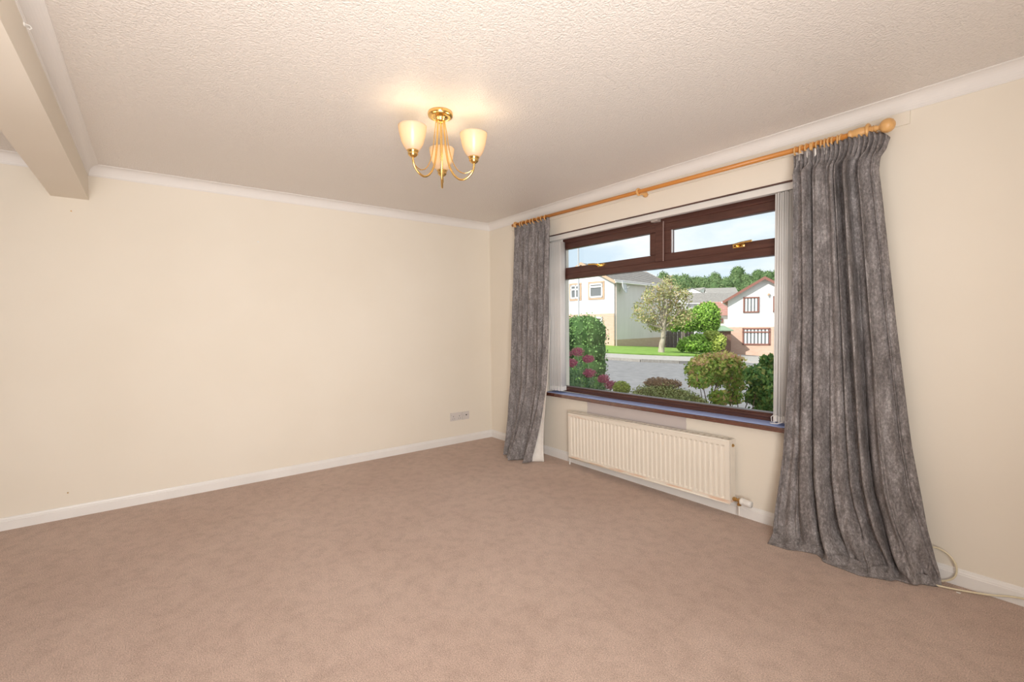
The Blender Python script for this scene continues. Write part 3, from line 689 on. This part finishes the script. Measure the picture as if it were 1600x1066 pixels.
def gable_block(root, x0, x1, y0, y1, eave, ridge, along, wall_m, split=None, low_m=None, over=.3, roof_m=None, z0=-.6, side_m=None, verge_m=None, rows=14):
    """walls and pitched roof; the ridge runs along 'x' or 'y'"""
    w = MB(); wl = MB()
    base = z0 if split is None else split
    w.box(x0, x1, y0, y1, base, eave)
    if split is not None: wl.box(x0-.01, x1+.01, y0-.01, y1+.01, z0, split)
    if along == 'x':
        ym = (y0+y1)/2
        w.add([(x0, y0, eave), (x0, y1, eave), (x0, ym, ridge), (x1, y0, eave), (x1, y1, eave), (x1, ym, ridge)], [(0, 2, 1), (3, 4, 5)])
    else:
        xm = (x0+x1)/2
        w.add([(x0, y0, eave), (x1, y0, eave), (xm, y0, ridge), (x0, y1, eave), (x1, y1, eave), (xm, y1, ridge)], [(0, 1, 2), (3, 5, 4)])
    wo = w.build('wall', wall_m, root)
    if split is not None: tag(wl.build('lower_wall', low_m, root), 'brick lower wall')
    # roof planes with stepped tile courses
    for sgn in (-1, 1):
        rb = MB()
        if along == 'x':
            half = (y1-y0)/2; mid = (y0+y1)/2; a0, a1 = x0-over, x1+over
        else:
            half = (x1-x0)/2; mid = (x0+x1)/2; a0, a1 = y0-over, y1+over
        sl_ = (ridge-eave)/half
        run = half+over
        for k in range(rows):
            r0 = run*k/rows; r1 = run*(k+1)/rows+.04
            zA, zB = ridge-sl_*r0+.10, ridge-sl_*r1+.13
            c0, c1 = mid+sgn*r0, mid+sgn*r1
            P = [(c0, zA-.02), (c1, zB), (c1, zB-.05), (c0, zA-.09)]
            if along == 'x': a = [(a0, c, z) for c, z in P]; b = [(a1, c, z) for c, z in P]
            else: a = [(c, a0, z) for c, z in P]; b = [(c, a1, z) for c, z in P]
            rb.hexa(a, b)
        rb.build('roof_slope', roof_m, root)
        if verge_m:
            for aa in ((a0-.03, a0+.02), (a1-.02, a1+.03)):
                P = [(mid, ridge+.12), (mid+sgn*run, ridge-sl_*run+.12), (mid+sgn*run, ridge-sl_*run-.10), (mid, ridge-.10)]
                if along == 'x': a = [(aa[0], c, z) for c, z in P]; b = [(aa[1], c, z) for c, z in P]
                else: a = [(c, aa[0], z) for c, z in P]; b = [(c, aa[1], z) for c, z in P]
                MB().hexa(a, b).build('bargeboard', verge_m, root)
            gt = MB(); c = mid+sgn*(run+.03); z = ridge-sl_*run+.02
            if along == 'x': gt.tube([(a0, c, z), (a1, c, z)], .06, 8)
            else: gt.tube([(c, a0, z), (c, a1, z)], .06, 8)
            gt.build('gutter', M_UPVC, root)
    return wo
def window_on(root, u0, u1, z0, z1, plane, frame_m, glass_m, axis='y', fw=.09, bars=(), transom=None, slats=0, sur=None):
    """window on plane x=0 (axis 'y', facing -x) or y=0 (axis 'x', facing -y)"""
    def bx(mb, a0, a1, d0, d1, b0, b1):
        if axis == 'y': mb.box(-d1, -d0, a0, a1, b0, b1)
        else: mb.box(a0, a1, -d1, -d0, b0, b1)
    f = MB(); d0, d1 = .01, .08
    bx(f, u0, u1, d0, d1, z0, z0+fw); bx(f, u0, u1, d0, d1, z1-fw, z1); bx(f, u0, u0+fw, d0, d1, z0, z1); bx(f, u1-fw, u1, d0, d1, z0, z1)
    for b in bars: bx(f, b-fw/2, b+fw/2, d0, d1, z0, z1)
    if transom: bx(f, u0, u1, d0, d1, transom-fw/2, transom+fw/2)
    w = f.build('window', frame_m, root)
    p = MB(); bx(p, u0+fw, u1-fw, .011, .02, z0+fw, z1-fw); p.build('pane', glass_m, w)
    if sur:
        s = MB(); k = .14
        bx(s, u0-k, u1+k, 0, .05, z0-k, z0-.02); bx(s, u0-k, u1+k, 0, .05, z1+.02, z1+k); bx(s, u0-k, u0-.02, 0, .05, z0, z1); bx(s, u1+.02, u1+k, 0, .05, z0, z1)
        s.build('surround', sur, w)
    if slats:
        t1 = z1-fw if not transom else z1-fw
        for k in range(slats):
            c = u0+fw+(u1-u0-2*fw)*(k+.5)/slats; hw = (u1-u0-2*fw)/slats*.26
            s = MB(); bx(s, c-hw, c+hw, .021, .032, z0+fw, t1); s.build('blind_slat', M_BLIND, w)
    return w
# left house: corner towards us, gable in the sun, side wall in shade
k0 = XD(7.9, 36.0, 0); k0.z = CZ-1.93
ux = (RH*.7071+FH*.7071); rzL = math.atan2(ux.y, ux.x)
hl = thing('left_house', 'white two-storey house with pale gable and grey shaded side wall behind the hedge', 'house', tuple(k0), rzL)
gable_block(hl, 0, 9.8, 0, 5.75, 5.2, 6.75, 'x', M_REND, split=None, over=.32, roof_m=M_ROOFG, verge_m=M_TAN)
sw = MB().box(-.0, 9.8, -.03, 0.0, .6, 5.2).build('side_wall', M_RENDG, hl); tag(sw, 'render side wall coloured greyer for shade')
pl_ = MB(); pl_.box(-.02, 9.82, -.06, 0, -.6, .62); tag(pl_.build('plinth', M_BRICKD, hl), 'tan brick plinth of the side wall')
fb = MB().box(-.05, .0, -.05, 5.8, -.6, 2.67); tag(fb.build('lower_wall', M_BRICK, hl), 'pale brick lower wall of the gable')
window_on(hl, .98, 2.24, 3.95, 5.10, 0, M_UPVC, M_FARGLASS, 'y', .13, transom=4.82, sur=M_TAN)
window_on(hl, 3.20, 4.15, 3.95, 5.10, 0, M_UPVC, M_FARGLASS, 'y', .13, bars=(3.62,), transom=4.72, sur=M_TAN)
lw = window_on(hl, .98, 3.0, 1.1, 2.42, 0, M_UPVC, mat('garage_brown', (.20, .10, .08), .6), 'y', .13, transom=2.08, bars=(2.2,)); lw.location.x = -.05
fa = MB(); fa.box(-.32, 10.12, -.30, -.22, 5.02, 5.24); tag(fa.build('fascia', M_UPVC, hl), 'white fascia board under the eaves')
dp = MB(); dp.tube([(.18, -.10, 5.05), (.18, -.10, -.3)], .05, 8); dp.build('downpipe', mat('downpipe_pink', (.62, .52, .48), .6), hl)
ds = MB(); ds.lathe([(.02, 0), (.22, .03), (.38, .10), (.5, .18), (.5, .20), (.38, .12), (.22, .05), (.02, .02)], (.72, -.34, 4.66), (.25, -1, .25), 20); ds.tube([(.72, -.02, 4.4), (.72, -.34, 4.66)], .03, 6); ds.tube([(.72, -.34, 4.45), (.9, -.85, 4.75)], .015, 6)
tag(ds.build('satellite_dish', mat('pale_grey_metal', (.60, .62, .64), .5), hl, smooth=True), 'grey satellite dish')
# right house: sunlit gable facing us
k1 = XD(16.9, 36.4, 0); k1.z = CZ-2.75
u2 = (RH*math.cos(-.47)+FH*math.sin(-.47)); rzR = math.atan2(u2.y, u2.x)
hr = thing('right_house', 'white gabled house with brown bargeboards and brick ground floor at the right of the view', 'house', tuple(k1), rzR)
gable_block(hr, 0, 5.04, 0, 8.5, 4.45, 6.0, 'y', M_REND, split=2.32, low_m=M_BRICK, over=.36, roof_m=M_ROOFR, verge_m=M_BROWN)
window_on(hr, 1.07, 2.17, 3.42, 4.62, 0, M_BROWN, M_FARGLASS, 'x', .10, slats=4)
window_on(hr, 3.08, 4.2, 3.42, 4.62, 0, M_BROWN, M_FARGLASS, 'x', .10, slats=4)
window_on(hr, 1.03, 2.92, .95, 2.24, 0, M_BROWN, M_FARGLASS, 'x', .10, transom=1.93, slats=7)
lt = MB(); lt.box(2.72, 2.86, -.16, 0, 4.72, 4.84); lt.box(2.70, 2.78, -.22, -.12, 4.66, 4.74); lt.build('wall_lamp', M_TAN, hr)
# link house between them: red-brown lower roof, white wall with a small window, grey roof beyond
k2 = XD(19.1, 44.5, 0); k2.z = CZ-2.7
rzM = rzL-PI/4-.10
hm_ = thing('red_roof_house', 'low white house with a red-brown roof half hidden behind the right-hand house', 'house', tuple(k2), rzM)
gable_block(hm_, 0, 6.0, 0, 5.0, 3.35, 4.62, 'x', M_REND, split=None, over=.25, roof_m=M_ROOFR, verge_m=None)
window_on(hm_, .5, 1.05, 2.6, 3.0, 0, M_BROWN, M_FARGLASS, 'x', .08)
window_on(hm_, 2.0, 2.9, 1.6, 2.9, 0, M_TAN, M_FARGLASS, 'x', .08)
k3 = XD(23.4, 62.0, 0); k3.z = CZ-3.1
hg = thing('grey_roof_house', 'white house with a long grey roof beyond the red-roofed one', 'house', tuple(k3), rzM)
gable_block(hg, 0, 13, 0, 6.0, 5.65, 7.05, 'x', M_REND, split=None, over=.3, roof_m=M_ROOFG, verge_m=M_UPVC)
window_on(hg, 2.0, 3.4, 3.6, 4.9, 0, M_UPVC, M_FARGLASS, 'x', .12); window_on(hg, 6.0, 7.4, 3.6, 4.9, 0, M_UPVC, M_FARGLASS, 'x', .12)
# small garage with green roof
kg = XD(15.35, 35.0, 0); kg.z = CZ-2.45
gg = thing('garden_shed', 'brown shed with a green roof beside the right-hand house', 'shed', tuple(kg), rzM)
tag(MB().box(0.12, 1.10, 0, 2.2, -.3, 1.78).build('wall', mat('shed_brown', (.20, .11, .08), .85), gg), 'brown board walls')
rf = MB(); rf.hexa([(.0, -.2, 1.74), (1.22, -.2, 1.74), (1.22, 2.4, 1.74), (.0, 2.4, 1.74)], [(.0, -.2, 1.82), (1.22, -.2, 1.82), (.95, 1.1, 2.15), (.27, 1.1, 2.15)]); rf.build('roof', M_GREENR, gg)
# far white gables on the hillside
for i, (px, py, D, wd, lab) in enumerate(((1081, 457, 116, 5.0, 'leftmost far white house below the wooded hill'), (1101, 455.5, 134, 5.6, 'middle far white house below the wooded hill'), (1128, 456, 112, 6.5, 'far white house with a grey roof just left of the right-hand gable'), (1072, 462, 100, 4.2, 'far white house glimpsed through the edge of the small tree'))):
    b = at(px, py, D); b.z -= 4.2
    fhs = thing('far_house', lab, 'house', tuple(b), rzM+(.5 if i % 2 else -.2))
    gable_block(fhs, -wd/2, wd/2, 0, 7, 4.0, 5.3, 'y' if i != 2 else 'x', M_REND, over=.25, roof_m=M_ROOFG, rows=6, z0=-4)
    window_on(fhs, -.7, .7, 2.3, 3.4, 0, M_UPVC, M_FARGLASS, 'x', .1)
# lamp post
lp = XD(4.46, 31.0, 0); lp.z = gz(4.46)
lpr = thing('street_lamp', 'slim grey street lamp post in front of the left house', 'lamp post', tuple(lp), rzL)
MB().lathe([(.09, 0), (.09, 1.1), (.055, 1.2), (.05, 8.3)], (0, 0, 0), (0, 0, 1), 14).build('pole', M_GREYM, lpr, smooth=True)
MB().tube([(0, 0, 8.25), (0, -.3, 8.5), (0, -1.0, 8.6)], .04, 8).build('arm', M_GREYM, lpr); MB().box(-.12, .12, -1.6, -.95, 8.54, 8.68).build('lantern', M_GREYM, lpr, bevel=.03)
# dark fence by the lawn
fa0 = ground(1041, 545); fa1 = ground(1084, 547); fd = (fa1-fa0); fl = fd.length; frz = math.atan2(fd.y, fd.x)
fc = thing('board_fence', 'dark upright board fence between lawn and green bushes', 'fence', tuple(fa0), frz)
M_FD = simple_noise_mat('dark_fence_stain', (0.085, 0.07, 0.07), (0.14, 0.12, 0.12), 8, .85, .2); M_FP = mat('pink_grey_board', (0.42, 0.33, 0.32), .8)
n = 15
for k in range(n):
    MB().box(fl*k/n+.012, fl*(k+1)/n-.012, -.012+.006*(k % 2), .012+.006*(k % 2), -.02, 1.56+.03*math.sin(k*2.7)).build('board', M_FP if k in (8, 9) else M_FD, fc)
for zz in (.35, 1.15): MB().box(0, fl, .016, .06, zz, zz+.09).build('rail', M_FD, fc)

# ---- vegetation
def leaves(name, blobs, n, size, m, parent, shell=.55, flat=.0, kind='stuff', aspect=.55, jit=.35):
    """n small folded leaves scattered through ellipsoids (centre, radii, weight)"""
    wts = np.array([b[2] if len(b) > 2 else b[1][0]*b[1][1]+b[1][2]*b[1][0] for b in blobs], float); wts /= wts.sum()
    idx = rng.choice(len(blobs), n, p=wts)
    C_ = np.array([tuple(b[0]) for b in blobs])[idx]; R_ = np.array([b[1] for b in blobs])[idx]
    d = rng.normal(size=(n, 3)); d /= np.linalg.norm(d, axis=1)[:, None]
    rad = (shell+(1-shell)*rng.random(n)**.6)[:, None]*(1+.10*rng.normal(size=(n, 1)))
    P = C_+d*R_*rad
    nrm = d+rng.normal(size=(n, 3))*.7+np.array([0, 0, flat]); nrm /= np.linalg.norm(nrm, axis=1)[:, None]
    t = np.cross(nrm, rng.normal(size=(n, 3))); t /= np.linalg.norm(t, axis=1)[:, None]; b = np.cross(nrm, t)
    s = (size*(1-jit+2*jit*rng.random(n)))[:, None]
    V = np.stack([P-t*s, P+b*s*aspect+nrm*s*.15, P+t*s, P-b*s*aspect+nrm*s*.15], 1).reshape(-1, 3)
    me = bpy.data.meshes.new(name)
    me.vertices.add(4*n); me.vertices.foreach_set('co', V.ravel())
    F = (np.arange(n)[:, None]*4+np.array([0, 1, 2, 0, 2, 3])).ravel()
    me.loops.add(6*n); me.loops.foreach_set('vertex_index', F.astype(np.int32))
    me.polygons.add(2*n); me.polygons.foreach_set('loop_start', (np.arange(2*n)*3).astype(np.int32))
    me.update(calc_edges=True); me.materials.append(m)
    o = bpy.data.objects.new(name, me); COL.objects.link(o)
    if parent: o.parent = parent
    if kind: o['kind'] = kind
    return o
def blob(name, blobs, m, parent, f=.82):
    mb = MB()
    for bb in blobs:
        c, r = bb[0], bb[1]; pr = [(math.sin(PI*k/8)*1.0+.001, -math.cos(PI*k/8)) for k in range(9)]
        st = len(mb.v); mb.lathe([(a, h) for a, h in pr], (0, 0, 0), (0, 0, 1), 14)
        for i in range(st, len(mb.v)):
            v = mb.v[i]; q = f*(1+.06*math.sin(v[0]*9+v[2]*7)); mb.v[i] = (c[0]+v[0]*r[0]*q, c[1]+v[1]*r[1]*q, c[2]+v[2]*r[2]*q)
    return mb.build(name, m, parent, smooth=True)
def branches(name, base, tops, r0, m, parent, bend=.15):
    mb = MB()
    for tp in tops:
        b = Vector(base); t = Vector(tp); mid = b.lerp(t, .5)+Vector((rng.normal()*bend, rng.normal()*bend, 0))*((t-b).length)*.5
        mb.tube(smooth_path([b, mid, t], 4), [r0*(1-.8*i/8) for i in range(9)], 7)
    return mb.build(name, m, parent, smooth=True)
G1 = leaf_mat('hedge_leaf', [(0, (.10, .20, .06)), (.5, (.18, .34, .10)), (1, (.32, .50, .18))])
G2 = leaf_mat('autumn_leaf', [(0, (.26, .29, .12)), (.5, (.42, .43, .19)), (.82, (.56, .47, .24)), (1, (.46, .30, .18))])
G3 = leaf_mat('fresh_leaf', [(0, (.14, .28, .035)), (.5, (.25, .45, .06)), (1, (.40, .60, .12))])
G4 = leaf_mat('pieris_leaf', [(0, (.18, .34, .06)), (.45, (.38, .55, .10)), (.78, (.66, .68, .18)), (.92, (.68, .52, .22)), (1, (.72, .42, .26))])
G4b = leaf_mat('pieris_tip', [(0, (.58, .60, .16)), (.4, (.74, .66, .24)), (.75, (.80, .54, .32)), (1, (.80, .44, .34))])
G5 = leaf_mat('dark_shrub_leaf', [(0, (.08, .20, .06)), (.5, (.17, .36, .09)), (.88, (.34, .50, .13)), (1, (.60, .58, .2))])
G6 = leaf_mat('heather_leaf', [(0, (.22, .27, .10)), (.6, (.38, .43, .16)), (1, (.52, .54, .25))])
G6b = leaf_mat('heather_brown', [(0, (.24, .15, .09)), (.6, (.36, .23, .14)), (1, (.45, .33, .2))])
G7 = leaf_mat('lime_leaf', [(0, (.28, .36, .06)), (.6, (.42, .50, .10)), (1, (.52, .58, .16))])
G8 = leaf_mat('hill_leaf', [(0, (.10, .17, .07)), (.5, (.16, .25, .10)), (1, (.24, .31, .13))])
G9 = leaf_mat('sedum_leaf', [(0, (.12, .24, .12)), (.6, (.20, .34, .17)), (1, (.32, .46, .20))])
FL = leaf_mat('sedum_flower', [(0, (.36, .06, .13)), (.5, (.52, .12, .22)), (1, (.66, .26, .32))])
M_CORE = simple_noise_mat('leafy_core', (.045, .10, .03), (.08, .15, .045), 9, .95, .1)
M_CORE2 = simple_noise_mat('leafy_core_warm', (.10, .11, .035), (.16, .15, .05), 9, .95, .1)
M_BARK = simple_noise_mat('grey_bark', (.30, .25, .20), (.46, .40, .33), 9, .9, .2, stretch=(1, 1, .3)); M_TWIG = mat('dark_twig', (.16, .11, .08), .9)

# clipped hedge at the left of the view
hc = at(893, 560, 7.4); hb = Vector((hc.x, hc.y, gz((hc-CAM).dot(RH))))
hd = thing('clipped_hedge', 'tall clipped dark green hedge at the left edge of the window view', 'hedge', tuple(hb))
hh = 1.405-hb.z
def l2(X, D, z): v = RH*X+FH*D; return (v.x, v.y, z)
hbl = []
for X in (-.55, -.2, .12, .27):
    for D in (-.2, .35, .9):
        for z in (.25, .5, .75, 1.0, 1.25, hh-.30):
            hbl.append((l2(X, D, z), (.26, .26, .30), 1))
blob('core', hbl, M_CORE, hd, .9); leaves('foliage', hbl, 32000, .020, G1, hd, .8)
# sedum with pink heads
sroot = wz(at(912, 600, 5.35))
sd = thing('pink_sedum', 'tall sedum with round pink flower heads in front of the hedge', 'plant', tuple(sroot))
lf = []; hid = []
for (px, py, D, r, st) in ((884, 553, 5.45, .050, 1), (902, 550, 5.55, .062, 1), (892, 567, 5.35, .060, 1), (919, 561, 5.5, .056, 1), (921, 583, 5.35, .058, 1), (880, 575, 5.3, .05, 1), (943, 592, 5.4, .056, 1), (955, 602, 5.3, .058, 1), (908, 602, 5.3, .03, 0), (896, 590, 5.3, .03, 0)):
    c = at(px, py, D)-sroot
    foot = Vector((c.x*.8+rng.normal()*.02, max(c.y*.8, -.12)+rng.normal()*.02, .03))
    MB().tube(smooth_path([foot, foot.lerp(c, .5)+Vector((rng.normal()*.02, rng.normal()*.02, 0)), c], 4), .006, 6).build('stem', mat('sedum_stem', (.25, .38, .18), .7) if not hid else hid[0], sd)
    if not hid: hid.append(bpy.data.materials['sedum_stem'])
    if st: tag(leaves('flower_head', [((c.x, c.y, c.z), (r*1.25, r*1.25, r*.9))], 520, .010, FL, sd, .45, kind=None), 'round pink flower head')
    for q in range(7):
        p = foot.lerp(c, .25+.1*q); lf.append(((p.x, p.y, p.z), (.075, .075, .055), 1))
leaves('foliage', lf, 5200, .017, G9, sd, .1)
def bush(name, lab, D, px, py, blobs, n, size, m, core, extra=None, stem=True, cat='bush', corescale=.75, gbase=True):
    c = at(px, py, D); base = Vector((c.x, c.y, gz((c-CAM).dot(RH))+.04))
    root = thing(name, lab, cat, tuple(base)); B = []
    for (bx_, by_, rx, ry, dd) in blobs:
        q = at(bx_, by_, D+dd)-base; k = D/FPX; B.append(((q.x, q.y, q.z), (rx*k, rx*k, ry*k)))
    if core: blob('core', B, core, root, corescale)
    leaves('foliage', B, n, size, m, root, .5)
    if stem: branches('stem', (0, 0, -.02), [b[0] for b in B], max(.006, D*.0022), M_TWIG, root)
    if extra: leaves('new_growth', [(tuple(at(a, b, D+dd)-base), (r*D/FPX, r*D/FPX, r2*D/FPX)) for a, b, r, r2, dd in extra[0]], extra[1], size, extra[2], root, .4)
    return root
bush('lime_shrub', 'small round lime green shrub beside the pink flowers', 5.0, 971, 607, [(971, 607, 13, 11, 0)], 1900, .011, G7, M_CORE2, cat='shrub')
bush('heather', 'low spreading heather with a brown top at the bottom of the window', 4.7, 1040, 618, [(1010, 618, 24, 16, 0), (1035, 614, 26, 17, .05), (1060, 622, 28, 16, 0), (1085, 630, 20, 14, -.1), (1000, 628, 22, 12, -.2), (1045, 634, 40, 14, -.25)], 9000, .011, G6, M_CORE2, extra=([(1030, 598, 22, 8, .1), (1050, 600, 16, 7, .1), (1020, 600, 14, 6, .1)], 2200, G6b), cat='heather')
bush('pieris_bush', 'open evergreen bush with yellow and pinkish shoots right of centre in the window', 4.9, 1115, 650,
     [(1092, 577, 21, 18, 0), (1105, 566, 20, 14, .1), (1130, 572, 26, 18, 0), (1152, 582, 18, 17, .05), (1092, 596, 17, 11, -.1), (1118, 592, 20, 12, .1), (1148, 604, 16, 13, .15), (1122, 622, 14, 14, -.15), (1146, 622, 15, 12, .2), (1120, 640, 12, 12, -.1)],
     5200, .022, G4, None, extra=([(1132, 557, 22, 7, 0), (1108, 558, 16, 6, .1), (1150, 563, 14, 6, 0), (1094, 566, 14, 7, -.1)], 700, G4b))
bush('glossy_shrub', 'dark glossy green shrub at the right edge of the window', 4.5, 1192, 640,
     [(1185, 588, 22, 17, 0), (1204, 577, 18, 16, .1), (1196, 610, 24, 18, 0), (1178, 620, 15, 14, .1), (1204, 632, 22, 15, 0), (1190, 645, 18, 12, 0), (1220, 600, 22, 26, .1), (1195, 563, 7, 8, 0), (1205, 560, 6, 7, 0)], 5600, .022, G5, None)
bush('ground_cover', 'low mixed green cover plants along the foot of the window glass', 4.3, 1140, 664, [(1090, 650, 26, 9, 0), (1130, 656, 26, 10, 0), (1170, 652, 20, 10, 0), (1200, 656, 22, 8, 0)], 3600, .015, G6, None, stem=False, cat='plant')
# small tree on the lawn
tb = ground(1033, 554.5); tD = (tb-CAM).dot(FV)
tr = thing('small_tree', 'small autumn tree with sparse yellowing crown standing on the far lawn', 'tree', tuple(tb))
def tp(px, py, dd=0): return at(px, py, tD+dd)-tb
kk = tD/FPX
MB().tube(smooth_path([(0, 0, .0), tp(1034, 540), tp(1036, 528), tp(1037, 516), tp(1039, 505)], 5), [.24, .21, .2, .19, .18, .175, .17, .165, .16, .16, .155, .15, .15, .145, .14, .14, .14, .13, .12, .11, .10], 12).build('trunk', M_BARK, tr, smooth=True)
tops = [(1000, 500, -.5), (1010, 470, .4), (1030, 455, 0), (1050, 440, .3), (1070, 480, -.3), (1075, 460, .5), (1022, 506, .2), (1060, 505, .6), (990, 490, 0), (1042, 470, -.6), (1035, 434, 0)]
branches('branch', tp(1037, 514), [tp(*a) for a in tops], .085, M_BARK, tr, .12)
TB = [(1003, 492, 17, 15), (1015, 470, 18, 16), (1030, 456, 18, 16), (1048, 458, 20, 20), (1062, 478, 20, 20), (1040, 486, 24, 20), (1020, 500, 20, 14), (1058, 500, 20, 14), (1074, 494, 14, 14), (995, 480, 9, 10), (1044, 440, 12, 10), (1070, 460, 14, 12), (1030, 512, 22, 8), (1012, 455, 8, 8)]
leaves('foliage', [(tuple(tp(a, b, rng.normal()*.4)), (c*kk, c*kk, d*kk)) for a, b, c, d in TB], 4300, .074, G2, tr, .10, jit=.5)
# rounded green tree hedge and shrubs by the fence
def far_bush(name, lab, D, blobs, n, size, m, core, cat, stem=None):
    c = at(blobs[0][0], blobs[0][1], D); X = (c-CAM).dot(RH); base = Vector((c.x, c.y, gz(X)))
    root = thing(name, lab, cat, tuple(base)); k = D/FPX
    B = [(tuple(at(a, b, D+e)-base), (r*k, r*k, s*k)) for a, b, r, s, e in blobs]
    blob('core', B, core, root, .88); leaves('foliage', B, n, size, m, root, .8)
    if stem: MB().tube([(0, 0, -.1), (0, 0, B[0][0][2])], stem, 8).build('trunk', M_TWIG, root)
    return root
far_bush('rounded_conifer', 'bright green rounded clipped conifer behind the small tree', 32.5, [(1107, 495, 17, 21, 0), (1096, 498, 20, 20, .3), (1075, 501, 20, 17, .5), (1055, 506, 16, 12, .7), (1110, 508, 13, 12, 0), (1108, 483, 12, 10, 0)], 10500, .09, G3, M_CORE, 'conifer', .16)
far_bush('leafy_shrub', 'broad leafy light green shrub at the edge of the far lawn', 30.5, [(1082, 538, 20, 11, 0), (1068, 541, 9, 8, 0), (1100, 541, 14, 9, 0), (1090, 530, 12, 8, .2)], 3600, .10, G3, M_CORE, 'shrub')
far_bush('yellow_shrub', 'yellow-green shrub in front of the brown shed', 30.0, [(1124, 536, 9, 11, 0), (1116, 541, 9, 9, .2), (1128, 531, 6, 7, 0), (1112, 526, 14, 9, .9)], 2400, .09, G7, M_CORE, 'shrub')
# wooded hill
hp = []
hill = MB(); rws = []
for D, (za, zb) in ((95, (-6, -6)), (125, (-1, -2)), (165, (4, 3)), (220, (9.5, 8)), (300, (13, 12))):
    rws.append([XD(D*(-.35+1.25*i/16), D, CZ+lin(za, zb, i/16)+.6*math.sin(i*1.3+D)) for i in range(17)])
hill.grid(rws); struct(hill.build('hillside', simple_noise_mat('hill_grass', (.16, .23, .09), (.24, .30, .13), .1, .95, .1), None, smooth=True), 'green wooded hillside beyond the houses', 'hill')
def hill_tree():
    root = thing('hill_tree', 'bushy green tree in the wood along the far hilltop', 'tree', (0, 0, 0), 0, 'trees on the far hill')
    B = [((0, 0, 5.2), (3.0, 3.0, 3.0)), ((1.7, .4, 4.0), (2.2, 2.2, 2.0)), ((-1.7, -.3, 4.2), (2.2, 2.2, 2.2)), ((.3, -1.5, 3.6), (2.3, 2.3, 2.0))]
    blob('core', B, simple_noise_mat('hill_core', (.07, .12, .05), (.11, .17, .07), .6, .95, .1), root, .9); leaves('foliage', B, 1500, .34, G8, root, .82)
    MB().lathe([(.35, -1.5), (.25, 2.5)], (0, 0, 0), (0, 0, 1), 8).build('trunk', M_TWIG, root)
    return root
ht = hill_tree(); first = True
for (D, ys, n_, off) in ((204, 440, 7, 0), (190, 443, 7, .5), (176, 447, 7, 0), (162, 451, 7, .5), (148, 456, 7, 0)):
    for i in range(n_):
        px = 1022+(i+off)*(225/n_)+rng.normal()*1.5
        py = ys-3.0*math.sin(i*1.1+D)-(5 if (px > 1150 and D > 170) else 0)
        o = ht if first else dup(ht); first = False
        o.location = at(px, py, D); o.location.z -= 5.2; k = (.80 if D > 155 else .62)+.22*rng.random(); o.scale = (k, k, k*(1.0+.3*rng.random())); o.rotation_euler = (0, 0, rng.random()*6)
# upper part and roof of our own house (throws the shade over the front garden)
struct(MB().box(-.6, XR+3.0, YN-.3, .30, H+.15, 5.0).build('trim_9', M_REND), 'upper storey of the house itself', 'house')
